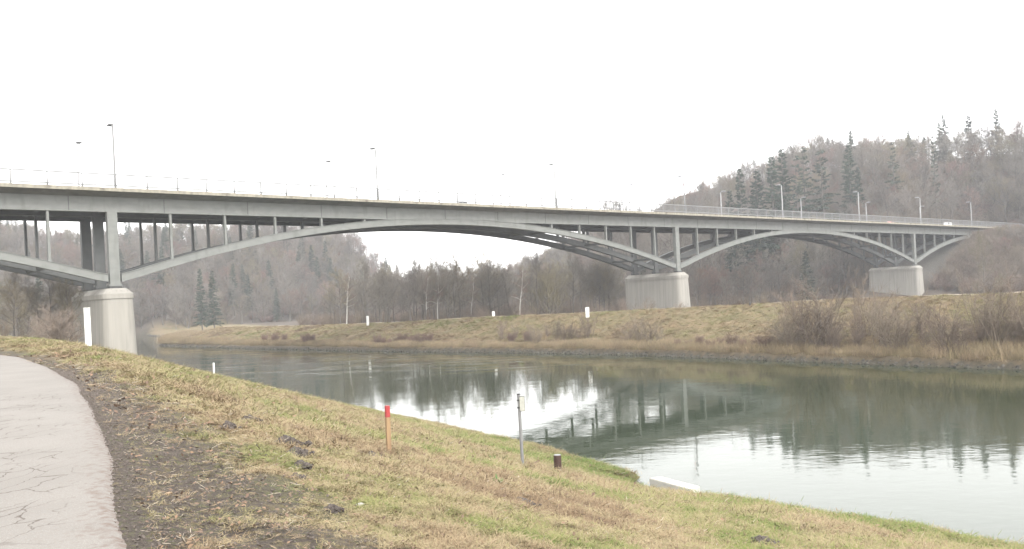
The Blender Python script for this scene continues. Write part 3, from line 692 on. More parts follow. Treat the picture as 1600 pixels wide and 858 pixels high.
def bare_tree(seed, hgt=16, spread=.55, crown_from=.3, limbs=15, subs=7, twigs=9, tw=.022, trunk_r=.2, up=.12, fork=False, fine=1.):
    g = np.random.default_rng(seed); T = Branches(); C = Branches()
    lean = g.normal(0, .04, 2)
    tp, _ = limb(g, (0, 0, -.3), (lean[0], lean[1], 1), hgt*.93, 9, .06, .045)
    tr = trunk_r*(1-np.linspace(0, 1, 10)**.8)+.03; tr[0] *= 1.35; T.add(tp, tr, 8)
    for i in range(limbs):
        f = crown_from+(0.97-crown_from)*((i+.5)/limbs)**.9; x = f*9; k = min(int(x), 8); p = tp[k]+(tp[k+1]-tp[k])*(x-k)
        az = i*2.4+g.normal(0, .4); rel = (f-crown_from)/(1-crown_from)
        L = hgt*spread*(.62+.5*math.sin(math.pi*min(rel*.85+.15, 1)))*(1-.55*rel)*g.uniform(.75, 1.2)
        el = .35+.75*rel+g.normal(0, .12); d = (math.cos(az)*math.cos(el), math.sin(az)*math.cos(el), math.sin(el))
        lp, _ = limb(g, p, d, L, 6, up, .13); r0 = max(trunk_r*.42*(1-rel*.6), .035)
        T.add(lp, r0*(1-np.linspace(0, 1, 7)*.82), 5)
        for j in range(subs):
            q = .18+.8*(j+g.random())/subs; x = q*6; k = min(int(x), 5); sp = lp[k]+(lp[k+1]-lp[k])*(x-k)
            dd = nrm(lp[k+1]-lp[k])*.7+g.normal(0, .55, 3)+np.array([0, 0, .15]); sL = L*.42*(1.15-q*.55)*g.uniform(.7, 1.25)
            s_, _ = limb(g, sp, dd, sL, 4, up*.8, .16); C.add(s_, r0*.34*(1-np.linspace(0, 1, 5)*.75), 3)
            for m in range(twigs):
                q2 = .15+.85*(m+g.random())/twigs; x = q2*4; k = min(int(x), 3); tp2 = s_[k]+(s_[k+1]-s_[k])*(x-k)
                d3 = nrm(s_[k+1]-s_[k])*.6+g.normal(0, .6, 3); t_, _ = limb(g, tp2, d3, fine*sL*.5*g.uniform(.6, 1.4), 2, up, .2)
                C.add(t_, [tw, tw*.75, tw*.3], 3)
                for h in range(2):
                    o_ = t_[h]+(t_[h+1]-t_[h])*g.random(); e_, _ = limb(g, o_, nrm(t_[h+1]-t_[h])*.6+g.normal(0, .6, 3), fine*sL*.28*g.uniform(.6, 1.4), 1, up, .2); C.add(e_, [tw*.7, tw*.25], 3)
    return T, C
def conifer(seed, hgt=20, base=.12, wid=.2, sparse=0.):
    g = np.random.default_rng(seed); T = Branches(); C = Branches()
    T.add([(0, 0, -.3), (g.normal(0, .1), g.normal(0, .1), hgt*.5), (g.normal(0, .15), g.normal(0, .15), hgt)], [hgt*.014, hgt*.009, .02], 8)
    z = hgt*base
    while z < hgt*.985:
        rel = (z/hgt-base)/(1-base); L = hgt*wid*(1-rel)**.85*g.uniform(.8, 1.1)+.25; n = int(7-3*rel)
        for i in range(n):
            if g.random() < sparse: continue
            az = g.uniform(0, 6.28); l = L*g.uniform(.6, 1.15); d = np.array([math.cos(az), math.sin(az), -.12+.35*rel])
            P, _ = limb(g, (0, 0, z+g.uniform(-.2, .2)), d, l, 4, -.02+.05*rel, .06); T.add(P, [.035, .03, .022, .015, .008], 3)
            m = max(int(l*20), 7); q = g.random(m)**.7; x = q*4; k = np.minimum(x.astype(int), 3); c = P[k]+(P[k+1]-P[k])*(x-k)[:, None]
            side = np.cross(nrm(P[-1]-P[0]), [0, 0, 1.]); sgn = np.where(g.random(m) < .5, -1, 1)[:, None]
            a = nrm(P[-1]-P[0])[None]*g.uniform(.3, .9, (m, 1))+side[None]*sgn*g.uniform(.2, .9, (m, 1))+np.array([0, 0, -.35])[None]+g.normal(0, .18, (m, 3))
            a *= (g.uniform(.35, .75, m)*(1-.35*q))[:, None]; w_ = np.cross(a, g.normal(0, 1, (m, 3))); w_ = w_/(np.linalg.norm(w_, axis=1)[:, None])*.1
            C.quads(np.stack([c-w_, c+w_, c+a+w_*.35, c+a-w_*.35], 1))
        z += hgt*.028*(1+.5*sparse)*(1-.45*rel)
    return T, C
def shrub(seed, hgt=4, stems=16, twigs=10, tw=.02, spread=.35, nsub=5):
    g = np.random.default_rng(seed); T = Branches(); C = Branches()
    for i in range(stems):
        az = g.uniform(0, 6.28); o_ = g.normal(0, .25, 2)*hgt*.25; L = hgt*g.uniform(.6, 1.1)
        P, _ = limb(g, (o_[0], o_[1], -.1), (math.cos(az)*spread*g.uniform(.2, 1.6), math.sin(az)*spread*g.uniform(.2, 1.6), 1), L, 5, .06, .1); T.add(P, (.0085 if hgt > 3 else .012)*hgt**.7*(1-np.linspace(0, 1, 6)*.8)+.004, 4)
        for j in range(nsub):
            q = .12+.85*(j+g.random())/nsub; x = q*5; k = min(int(x), 4); p = P[k]+(P[k+1]-P[k])*(x-k)
            s_, _ = limb(g, p, nrm(P[k+1]-P[k])*.8+g.normal(0, .42, 3), L*.42*(1.2-q*.6), 3, .1, .14); C.add(s_, [tw*1.1, tw*.9, tw*.7, tw*.4], 3)
            for m in range(twigs):
                q2 = g.random()*3; k = min(int(q2), 2); p2 = s_[k]+(s_[k+1]-s_[k])*(q2-k); e_, _ = limb(g, p2, nrm(s_[k+1]-s_[k])*.7+g.normal(0, .5, 3), L*.17*g.uniform(.5, 1.5), 1, .1); C.add(e_, [tw*.7, tw*.25], 3)
    return T, C
def protoset(name, gens, mt, mc):
    out = []
    for T, C in gens: out.append((T.mesh(name+'_trunk', mt), C.mesh(name+'_crown', mc)))
    return out
PT = protoset('bare_tree', [bare_tree(i, h, sp, cf, lb) for i, (h, sp, cf, lb) in enumerate([(16, .42, .3, 15), (15, .5, .25, 16), (17, .36, .35, 15), (14, .48, .2, 15), (16, .4, .4, 13)])], M['bark'], M['twig'])
PB = protoset('birch', [bare_tree(30+i, h, .24, .38, 13, tw=.016, trunk_r=.13, up=.03) for i, h in enumerate((16, 15))], M['birch'], M['twig_warm'])
PW = protoset('willow', [bare_tree(41, 10, .72, .12, 18, 8, 11, tw=.022, trunk_r=.26, up=.2)], M['bark'], M['twig_olive'])
PC = protoset('spruce', [conifer(50, 20, .1, .2), conifer(51, 21, .12, .17), conifer(52, 19, .25, .24, .45), conifer(53, 20, .3, .21, .5)], M['bark'], M['needle'])
PS = protoset('shrub', [shrub(60+i, 4, 14, 10, .0125, .36, 6) for i in range(3)], M['twig_shrub'], M['twig_shrub'])
PR = protoset('red_shrub', [shrub(70, 2.2, 34, 8, .016, .45, 5)], M['twig_warm'], M['twig_warm'])
PT2 = [(a, (lambda c: (c.materials.clear(), c.materials.append(M['twig_warm']), c)[-1])(b.copy())) for a, b in PT[:3]]
PT3 = [(a, (lambda c: (c.materials.clear(), c.materials.append(M['twig_olive']), c)[-1])(b.copy())) for a, b in PT[:3]]
EXCL = []
def plant(kind, pr, p, sc, label, cat, group=None, rz=None, sx=None, parts=('trunk', 'crown'), tilt=(0, 0)):
    r = empty(kind, p, random.uniform(0, 6.28) if rz is None else rz); r.scale = (sc*(sx or 1), sc*(sx or 1), sc); r.rotation_euler.x = tilt[0]; r.rotation_euler.y = tilt[1]
    for nm, me in zip(parts, pr):
        o = bpy.data.objects.new(nm, me); COL.objects.link(o); o.parent = r
    tag(r, label, cat, group); return r
def ground_at(px, Y):
    a, b = ray(px, 470); X = a*Y
    return Vector((X, Y, hz(X, Y)-.05))
def bridge_clear(p, m=2.5):
    t = (p[0]-P1[0])*DR[0]+(p[1]-P1[1])*DR[1]; o_ = (p[0]-P1[0])*NR[0]+(p[1]-P1[1])*NR[1]
    return not (T0-5 < t < T1+25 and -17.2-m-1 < o_ < 2+m+1)
# --- riverside wood behind the dike (each tree)
def wood(n, x0, x1, Y0, Y1, protos, kind, label, cat, group, sc=(.8, 1.15), seed=1, hfn=None, behind=False):
    g = np.random.default_rng(seed); k = 0; tries = 0
    while k < n and tries < n*30:
        tries += 1; px = g.uniform(x0, x1); Y = g.uniform(Y0, Y1); p = ground_at(px, Y)
        s_, n_ = -.6*p.x+.8*p.y, .8*p.x+.6*p.y
        if n_ < crest_n(s_)+8 or not bridge_clear(p, 3): continue
        if behind and (p.x-P1[0])*NR[0]+(p.y-P1[1])*NR[1] > -21: continue
        s = g.uniform(*sc)*(hfn(px) if hfn else 1); pr = protos[int(g.integers(len(protos)))]
        plant(kind, pr, p, s, label, cat, group, rz=g.uniform(0, 6.28), sx=g.uniform(.85, 1.15)); k += 1
g_river = 'bare trees of the riverside wood behind the dike'
hf = lambda px: float(np.interp(px, [500, 540, 620, 760, 800, 930], [.85, 1.02, 1.12, 1.12, 1.15, 1.05]))
wood(75, 505, 800, 200, 285, PT+PT3[:1], 'bare_tree', 'bare grey-brown tree in the dike wood under the big river arch', 'tree', g_river, (.75, 1.0), 3, hf)
wood(50, 780, 965, 190, 300, PT+PT3[:2], 'bare_tree', 'bare grey-brown tree in the wood behind the dike left of the middle pier', 'tree', 'bare trees left of the middle pier', (.75, 1.05), 4)
for px, Y, s, tl, lab in ((540, 222, .95, (0, 0), 'slim pale-trunked birch at the left end of the riverside wood'), (664, 205, .85, (0, 0), 'straight pale birch trunk just left of the leaning birch'),
    (683, 204, .95, (0, R(-5)), 'white birch leaning left before the riverside wood, right of the white post'), (735, 215, .9, (0, 0), 'pale birch between the leaning birch and the distant white post'), (811, 200, .95, (0, 0), 'thin white birch trunk just left of the wide olive-brown willow')):
    plant('birch', PB[int(px) % 2], ground_at(px, Y), s, lab, 'tree', None, rz=1, tilt=tl)
plant('willow', PW[0], ground_at(858, 186), 1.0, 'wide low olive-brown willow behind the dike, left of the middle pier', 'tree', rz=.4)
plant('bare_tree', PT[1], ground_at(640, 200), .85, 'dark forked bare tree standing forward just left of the leaning birch', 'tree', rz=2)
# under and right of the bridge: trees at the foot of the hill
wood(60, 1080, 1345, 230, 320, PT+PT2[:2], 'bare_tree', 'bare brown tree at the hill foot between the two right piers', 'tree', 'bare trees between the two right piers', (.6, .85), 6, None, True)
wood(12, 1470, 1620, 245, 300, PT3+PT2[:1], 'bare_tree', 'bare olive-brown tree on the slope right of the rightmost pier', 'tree', 'bare trees right of the rightmost pier', (.3, .5), 8)
plant('bare_tree', (PT[3][0], PT3[0][1]), ground_at(1537, 236), 1.15, 'tall bare tree with olive crown in front of the right bridge end', 'tree', rz=.7, sx=.6, tilt=(0, R(-4)))
gw = np.random.default_rng(17)
for px, py in ((948, 312), (962, 308), (978, 309), (988, 315), (1028, 304), (1034, 311), (1046, 306), (1054, 303), (1064, 309), (1078, 312), (1092, 309), (1104, 303), (1116, 306), (1128, 302)):
    p = ground_at(px, gw.uniform(300, 345)); k = (at(px, py, p.y).z-p.z)/16.5
    plant('bare_tree', PT[int(gw.integers(5))], p, k, 'wispy bare tree whose top shows above the bridge railing over the middle pier', 'tree', 'wispy treetops above the railing', sx=.95 if k < 2 else .7)
# --- left: trees and bush beyond the bend of the path
for px, Y, s, lab in ((22, 104, .62, 'slender bare tree on the far left beyond the path'), (-25, 96, .7, 'bare tree cut by the left frame edge beyond the path')):
    plant('bare_tree', (PT[0][0], PT3[0][1]), ground_at(px, Y), s*.72, lab, 'tree')
g = np.random.default_rng(9)
for i in range(46):
    px = g.uniform(-120, 130); Y = g.uniform(125, 235); plant('bare_tree', (PT+PT3)[int(g.integers(8))], ground_at(px, Y), g.uniform(.6, .95), 'bare tree in the wood beyond the path, left of the leftmost pier', 'tree', 'bare trees of the left wood')
T_, C_ = shrub(80, 4.2, 30, 12, .022, .55, 6); bush_m = (T_.mesh('stems', M['twig_shrub']), C_.mesh('twigs', mat('pale_bramble', (.2, .16, .13), .9)))
plant('bush', bush_m, ground_at(88, 92), .95, 'pale brown tangled bush beyond the path, left of the leftmost pier', 'bush', parts=('stems', 'twigs'), sx=1.25)
for i, (px, Y, s) in enumerate(((60, 100, .6), (112, 96, .6), (35, 108, .55), (5, 100, .5), (-15, 104, .6))):
    plant('bush', PS[i % 3], ground_at(px, Y), s, 'low brown bush at the edge of the left wood beyond the path', 'bush', 'low bushes beyond the path', parts=('stems', 'twigs'), sx=1.3)
# --- conifers one can tell apart
def conif(px, pytop, Y, k, lab, sx=1.):
    p = ground_at(px, Y); h = (20, 21, 19, 20)[k]
    top = at(px, pytop, Y).z+1.; plant('conifer', PC[k], p, max((top-p.z)/h, .3), lab, 'tree', None, rz=px, sx=sx*float(np.clip(18/max(top-p.z, 4), .7, 1.5)))
for a in ((1165, 264, 330, 1, 'leftmost dark conifer of the skyline above the bridge railing'), (1148, 300, 320, 0, 'small dark conifer low on the left end of the skyline row'), (1192, 268, 332, 0, 'dark bushy conifer right of the leftmost skyline conifer', 1.3),
          (1216, 246, 335, 0, 'broad dark conifer left half of the big skyline clump', 1.3), (1233, 233, 338, 1, 'tallest dark conifer of the big skyline clump', 1.2), (1254, 246, 340, 3, 'small thin conifer just right of the big skyline clump'),
          (1266, 233, 342, 3, 'thin ragged conifer with gaps between its branches on the skyline'), (1293, 234, 342, 2, 'wide-armed ragged conifer standing against the white sky', 1.2), (1337, 228, 345, 0, 'dark conifer in the middle of the skyline right of the wide-armed one', 1.15),
          (1406, 224, 350, 3, 'thin conifer top rising above bare trees on the skyline'), (1350, 262, 340, 1, 'dark conifer tucked low beside the middle skyline conifer'),
          (1262, 395, 262, 1, 'small dark conifer under the second arch between the right piers'), (1470, 212, 352, 3, 'very thin almost bare larch rising above the right hill', .5)): conif(*a)
for a in ((314, 422, 330, 1, 'left one of two dark spruces across the river, right of the leftmost pier'), (333, 426, 326, 0, 'right one of two dark spruces across the river, right of the leftmost pier'), (62, 425, 260, 1, 'hazy dark spruce under the left arch'),
          (490, 385, 470, 0, 'hazy spruce high on the left hill near its right shoulder'), (512, 378, 480, 1, 'hazy spruce at the crest of the left hill right of its neighbour'), (470, 395, 460, 0, 'hazy spruce on the left hill, leftmost of three'), (132, 440, 300, 0, 'hazy spruce on the left hill behind the leftmost pier')): conif(*a)

# --- woods that read as one mass: instances on a point cloud
def cloud(name, pts, rot, scl, idx, meshes, kind='stuff', tint=None):
    pc = bpy.data.collections.new(name+'_sources')
    for i, ms in enumerate(meshes):
        if not isinstance(ms, bpy.types.Mesh): pass
        o = bpy.data.objects.new('%s_source_%02d' % (name, i), ms); pc.objects.link(o)
    me = bpy.data.meshes.new(name); me.vertices.add(len(pts)); me.vertices.foreach_set('co', np.asarray(pts, np.float32).ravel())
    a = me.attributes.new('rot', 'FLOAT_VECTOR', 'POINT'); a.data.foreach_set('vector', np.asarray(rot, np.float32).ravel())
    a = me.attributes.new('scl', 'FLOAT_VECTOR', 'POINT'); a.data.foreach_set('vector', np.asarray(scl, np.float32).ravel())
    a = me.attributes.new('idx', 'INT', 'POINT'); a.data.foreach_set('value', np.asarray(idx, np.int32))
    if tint is not None: a = me.attributes.new('tint', 'FLOAT', 'POINT'); a.data.foreach_set('value', np.asarray(tint, np.float32))
    o = bpy.data.objects.new(name, me); COL.objects.link(o); tag(o, kind=kind)
    ng = bpy.data.node_groups.new(name+'_scatter', 'GeometryNodeTree')
    ng.interface.new_socket('Geometry', in_out='INPUT', socket_type='NodeSocketGeometry'); ng.interface.new_socket('Geometry', in_out='OUTPUT', socket_type='NodeSocketGeometry')
    N = ng.nodes.new; gi = N('NodeGroupInput'); go = N('NodeGroupOutput'); ip = N('GeometryNodeInstanceOnPoints'); ci = N('GeometryNodeCollectionInfo')
    ci.inputs['Collection'].default_value = pc; ci.inputs['Separate Children'].default_value = True; ci.inputs['Reset Children'].default_value = True; ip.inputs['Pick Instance'].default_value = True
    def na(nm, tp):
        n = N('GeometryNodeInputNamedAttribute'); n.data_type = tp; n.inputs['Name'].default_value = nm; return n.outputs['Attribute']
    L = ng.links.new; L(gi.outputs[0], ip.inputs['Points']); L(ci.outputs[0], ip.inputs['Instance']); L(na('idx', 'INT'), ip.inputs['Instance Index'])
    L(na('rot', 'FLOAT_VECTOR'), ip.inputs['Rotation']); L(na('scl', 'FLOAT_VECTOR'), ip.inputs['Scale']); L(ip.outputs[0], go.inputs[0])
    md = o.modifiers.new('scatter', 'NODES'); md.node_group = ng; return o
def joined(pr):
    """trunk + crown in one mesh for the massed woods"""
    a, b = pr; nv = len(a.vertices); Va = np.empty(nv*3); a.vertices.foreach_get('co', Va); Vb = np.empty(len(b.vertices)*3); b.vertices.foreach_get('co', Vb)
    fa = np.empty(len(a.loops), np.int32); a.loops.foreach_get('vertex_index', fa); fb = np.empty(len(b.loops), np.int32); b.loops.foreach_get('vertex_index', fb)
    me = bpy.data.meshes.new('massed_tree'); me.vertices.add(nv+len(b.vertices)); me.vertices.foreach_set('co', np.concatenate([Va, Vb]))
    L_ = np.concatenate([fa, fb+nv]); me.loops.add(len(L_)); me.polygons.add(len(L_)//4); me.loops.foreach_set('vertex_index', L_); me.polygons.foreach_set('loop_start', np.arange(len(L_)//4)*4)
    me.update(calc_edges=True); me.materials.append(a.materials[0]); me.materials.append(b.materials[0]); mi = np.zeros(len(L_)//4, np.int32); mi[len(fa)//4:] = 1; me.polygons.foreach_set('material_index', mi); return me
J = [joined(p) for p in PT]+[joined(p) for p in PT2[:2]]+[joined(p) for p in PT3[:2]]+[joined(p) for p in PC[:2]]
def hillwood(name, xs, ys, step, test, pcon, sc, seed):
    g = np.random.default_rng(seed); X, Y = np.meshgrid(np.arange(*xs, step), np.arange(*ys, step)); X = X.ravel()+g.uniform(-.5, .5, X.size)*step; Y = Y.ravel()+g.uniform(-.5, .5, Y.size)*step
    u = X/Y*F; ok = test(X, Y) & (u > -1000) & (u < 980); X, Y = X[ok], Y[ok]; Z = height(X, Y, False)
    # keep off the bridge and its approach
    t = (X-P1[0])*DR[0]+(Y-P1[1])*DR[1]; o_ = (X-P1[0])*NR[0]+(Y-P1[1])*NR[1]; ok = ~((t > T0-5) & (t < T1+1) & (o_ > -19.5) & (o_ < np.where(t > 225, 42, 5))) & ~((t < T1+34) & (o_ > -18) & (o_ < 26) & (t > 200)); X, Y, Z = X[ok], Y[ok], Z[ok]; n = len(X)
    idx = g.choice([0, 1, 2, 3, 4, 0, 1, 2, 5, 6, 7, 8], n); cl = vnoise(X*.02+5, Y*.02); idx = np.where((g.random(n) < pcon*np.clip(cl*3-1, 0, 2)), 9+g.integers(0, 2, n), idx)
    s = g.uniform(sc[0], sc[1], n)*(.78+.22*sstep(60, 120, X) if 'right' in name else 1)*(.85+.3*vnoise(X*.04, Y*.04)); w_ = g.uniform(.85, 1.15, n)
    cloud(name, np.stack([X, Y, Z-.2], -1), np.stack([g.normal(0, .03, n), g.normal(0, .03, n), g.uniform(0, 6.28, n)], -1), np.stack([s*w_, s*w_, s], -1), idx, J); return n
D1 = lambda X, Y: (X-230)*.463+(Y-240)*.887
D2 = lambda X, Y: (X+400)*-.387+(Y-300)*.922
nn_ = lambda X, Y: .8*X+.6*Y-crest_n(-.6*X+.8*Y)
print('wood right', hillwood('right_hill_wood', (-60, 420), (225, 520), 6.6, lambda X, Y: (D1(X, Y) > 2) & (nn_(X, Y) > 14) & (X > -40) & (D1(X, Y) < 165), .03, (.9, 1.4), 21))
print('wood left', hillwood('left_hill_wood', (-480, -20), (290, 640), 7.0, lambda X, Y: (D2(X, Y) > -14) & (D2(X, Y) < 150) & (X < -58) & (height(X, Y, False) > 1.6), .05, (.75, 1.15), 22))

# --- brush at the feet of the woods: low thicket as one mass
def thicket(name, n, x0, x1, Y0, Y1, sc, protos, seed, test):
    g = np.random.default_rng(seed); px = g.uniform(x0, x1, n); Y = g.uniform(Y0, Y1, n); X = (px-800)/F*Y; ok = test(X, Y); X, Y = X[ok], Y[ok]; n = len(X)
    Z = height(X, Y, False); s = g.uniform(*sc, n)
    cloud(name, np.stack([X, Y, Z-.1], -1), np.stack([g.normal(0, .05, n), g.normal(0, .05, n), g.uniform(0, 6.28, n)], -1), np.stack([s*1.2, s*1.2, s], -1), g.integers(0, len(protos), n), protos)
JS = [joined(p) for p in PS]+[joined(PR[0])]
def hillbrush(name, test, x0, x1, y0, y1, n, seed):
    g = np.random.default_rng(seed); X = g.uniform(x0, x1, n); Y = g.uniform(y0, y1, n); u = X/Y*F
    t = (X-P1[0])*DR[0]+(Y-P1[1])*DR[1]; o_ = (X-P1[0])*NR[0]+(Y-P1[1])*NR[1]
    ok = test(X, Y) & (u > -950) & (u < 950) & ~((t < T1+38) & (o_ > -18.5) & (o_ < 20) & (t > 200)); X, Y = X[ok], Y[ok]; n = len(X); Z = height(X, Y, False); s = g.uniform(.9, 2.1, n)
    cloud(name, np.stack([X, Y, Z-.2], -1), np.stack([g.normal(0, .05, n), g.normal(0, .05, n), g.uniform(0, 6.28, n)], -1), np.stack([s*1.5, s*1.5, s], -1), g.integers(0, len(JS), n), JS)
hillbrush('right_hill_brush', lambda X, Y: (D1(X, Y) > 4) & (D1(X, Y) < 160) & (X > -40) & (nn_(X, Y) > 14), -40, 330, 230, 500, 5200, 51)
gs = np.random.default_rng(61); n = 1500; t = gs.uniform(262, 385, n); o_ = gs.uniform(3.2, 45, n); X = P1[0]+DR[0]*t+NR[0]*o_; Y = P1[1]+DR[1]*t+NR[1]*o_; Z = height(X, Y, False)
room = np.clip((26.5-Z)/4.4, .22, 1.5); room = np.where(t > T1+12, np.maximum(room, .5), room); sC = room*gs.uniform(.55, 1., n); ok = nn_(X, Y) > 13; X, Y, Z, sC = X[ok], Y[ok], Z[ok], sC[ok]; n = len(X)
cloud('abutment_slope_brush', np.stack([X, Y, Z-.1], -1), np.stack([gs.normal(0, .08, n), gs.normal(0, .08, n), gs.uniform(0, 6.28, n)], -1), np.stack([sC*1.5, sC*1.5, sC], -1), gs.integers(0, len(JS), n), JS)
n = 130; t = gs.uniform(285, 390, n); o_ = gs.uniform(9, 50, n); X = P1[0]+DR[0]*t+NR[0]*o_; Y = P1[1]+DR[1]*t+NR[1]*o_; Z = height(X, Y, False); sC = np.clip((27.5-Z)/17, .2, .8)*gs.uniform(.7, 1.1, n)*np.where(t > T1+15, 1.3, 1)
cloud('abutment_slope_trees', np.stack([X, Y, Z-.1], -1), np.stack([gs.normal(0, .04, n), gs.normal(0, .04, n), gs.uniform(0, 6.28, n)], -1), np.stack([sC*1.1, sC*1.1, sC], -1), gs.integers(0, 9, n), J)
hillbrush('left_hill_brush', lambda X, Y: (D2(X, Y) > 0) & (D2(X, Y) < 140) & (X < -58) & (height(X, Y, False) > 1.6), -460, -58, 290, 600, 3600, 52)
def clearb(X, Y):
    t = (X-P1[0])*DR[0]+(Y-P1[1])*DR[1]; o_ = (X-P1[0])*NR[0]+(Y-P1[1])*NR[1]
    return (o_ < -20) | (t < 95)
thicket('wood_undergrowth', 1500, 470, 1650, 150, 330, (.5, 1.2), JS, 31, lambda X, Y: (nn_(X, Y) > 11) & clearb(X, Y))

# --- far river bank: bushes, reeds, stones
def bank_pt(px, q):
    """point q metres inland of the far waterline seen at column px"""
    a, _ = ray(px, 550); Y = np.linspace(60, 420, 3000); n_ = .8*a*Y+.6*Y; s_ = -.6*a*Y+.8*Y; i = np.argmax(n_ > far_n(s_)+q); return Vector((a*Y[i], Y[i], hz(a*Y[i], Y[i])-.05))
g = np.random.default_rng(5)
def shrubs(L_, lab, grp, protos, base):
    for px, q, s in L_:
        plant('bush', protos[int(g.integers(len(protos)))], bank_pt(px, q), s/base, lab, 'bush', grp, parts=('stems', 'twigs'), sx=g.uniform(.9, 1.3))
shrubs([(1225, 4, 4.2), (1240, 3, 5.4), (1258, 3.5, 7.2), (1275, 3, 7.6), (1290, 4, 6.2), (1305, 3, 4.6)], 'tall bare grey bush on the far bank left of the rightmost pier', 'tall grey bushes on the far bank', PS, 4)
shrubs([(1335+i*21+g.uniform(-6, 6), g.uniform(2.5, 9), g.uniform(3., 7.4)) for i in range(17)]+[(1215+i*32+g.uniform(-9, 9), g.uniform(2.2, 6), g.uniform(1.4, 2.8)) for i in range(12)], 'bare bush in the thicket on the far bank below the rightmost pier', 'dense bank thicket at right', PS, 4)
shrubs([(785+i*12+g.uniform(-4, 4), g.uniform(2.5, 9), g.uniform(1.6, 3.4)) for i in range(12)], 'reddish-brown bush on the far bank below the near white post', 'reddish bushes below the white post', PS+PR, 3.4)
shrubs([(985, 4, 2.4), (1000, 5, 3.0), (1015, 4, 2.8), (1030, 4.5, 2.2)], 'round purple-brown bush on the far bank below the middle pier', 'purple-brown bushes below the middle pier', PS+PR, 3.2)
shrubs([(590+i*10, g.uniform(3, 5), g.uniform(1.2, 2.0)) for i in range(9)], 'low dark brown bush at the far waterline below the left white post', 'low dark bushes on the bank', PR, 2.2)
shrubs([(415, 4, 2.0), (430, 4, 2.4), (445, 4.5, 2.0), (478, 4, 2.2), (488, 4, 2.0)], 'small dark bush near the far left waterline', 'small dark bushes at far left', PR, 2.2)
shrubs([(1060+i*17, g.uniform(2.5, 4.5), g.uniform(1.0, 1.9)) for i in range(10)], 'low sparse reddish bush on the far bank right of the purple-brown ones', 'low reddish bushes', PR, 2.2)

def reeds_meshes():
    out = []
    for k in range(3):
        g2 = np.random.default_rng(90+k); B = Branches()
        for i in range(46):
            o_ = g2.normal(0, .35, 2); P, _ = limb(g2, (o_[0], o_[1], -.05), (g2.normal(0, .25), g2.normal(0, .25), 1), g2.uniform(.5, 1.25), 2, 0, .12); B.add(P, [.009, .008, .003], 3)
        out.append(B.mesh('reed_clump', M['reed']))
    return out
RM = reeds_meshes(); n = 7000
S = g.uniform(-10, 330, n); Q = np.abs(g.normal(0, 1, n))*(2.2+1.6*(1-sstep(55, 75, S)))+1.1; Nn = far_n(S)+Q; X = -.6*S+.8*Nn; Y = .8*S+.6*Nn; Z = height(X, Y)
s = g.uniform(.5, 1.15, n)*(.55+.9*vnoise(S*.13, Q*.3))*np.exp(-Q/14)*(1+.9*sstep(215, 250, S)+.6*(1-sstep(55, 75, S))*g.random(n)**1.5)
cloud('dry_reeds', np.stack([X, Y, Z-.05], -1), np.stack([g.normal(0, .08, n), g.normal(0, .08, n), g.uniform(0, 6.28, n)], -1), np.stack([s*1.2, s*1.2, s], -1), g.integers(0, 3, n), RM)
n = 70000; S = g.uniform(-25, 300, n); fr = g.random(n); Nn = far_n(S)+1.3+(crest_n(S)+1-far_n(S)-1.3)*fr; X = -.6*S+.8*Nn; Y = .8*S+.6*Nn; Z = height(X, Y)
s = g.uniform(.3, .62, n)*(.7+.6*vnoise(X*.3, Y*.3))
DIKE = (X, Y, Z, s)
def stone_meshes():
    out = []
    for k in range(5):
        bm = bmesh.new(); bmesh.ops.create_icosphere(bm, subdivisions=2, radius=.5); g2 = np.random.default_rng(120+k)
        pl = [(nrm(g2.normal(0, 1, 3)), g2.uniform(.26, .42)) for _ in range(11)]
        for v in bm.verts:
            c = np.array(v.co)
            for nn3, dd in pl:
                e = c@nn3-dd
                if e > 0: c = c-nn3*e
            v.co = c*np.array([1.25, 1, .75])
        me = bpy.data.meshes.new('stone'); bm.to_mesh(me); bm.free(); me.materials.append(M['stone']); out.append(me)
    return out
SM = stone_meshes(); n = 5200
S = g.uniform(-30, 400, n); Q = g.uniform(-.25, .5, n); Nn = far_n(S)+(fbm(S*.5+50, far_n(S)*.05, 3)-.5)*1.0+Q; X = -.6*S+.8*Nn; Y = .8*S+.6*Nn
s = g.uniform(.2, .5, n); Z = np.maximum(Q, 0)*.62+.0
cloud('riprap', np.stack([X, Y, Z], -1), g.uniform(0, 6.28, (n, 3)), np.stack([s, s, s], -1), g.integers(0, 5, n), SM)

# ------------------------------------------------------------------ near bank: grass, litter, stones, mounds
def tuft_meshes():
    out = []
    for k in range(6):
        g2 = np.random.default_rng(200+k); m = 26; lie = (k % 2)*.75
        base = g2.normal(0, .055, (m, 2)); L_ = g2.uniform(.05, .12, m)*(1 if k < 4 else 1.5); az = g2.uniform(0, 6.28, m) if not lie else g2.normal(1, .8, m); tl = g2.uniform(.25, 1.1, m)+lie*.35
        d = np.stack([np.cos(az)*np.sin(tl), np.sin(az)*np.sin(tl), np.cos(tl)], -1); d2 = np.stack([np.cos(az)*np.sin(tl+.5), np.sin(az)*np.sin(tl+.5), np.cos(tl+.5)], -1)
        w_ = np.stack([-np.sin(az), np.cos(az), 0*az], -1)*.0032; b0 = np.concatenate([base, np.full((m, 1), -.01)], 1); p1 = b0+d*L_[:, None]*.55; p2 = p1+d2*L_[:, None]*.5
        B = Branches(); B.quads(np.stack([b0-w_, b0+w_, p1+w_*.8, p1-w_*.8], 1)); B.quads(np.stack([p1-w_*.8, p1+w_*.8, p2+w_*.15, p2-w_*.15], 1)); out.append(B.mesh('tuft', M['grass']))
    return out
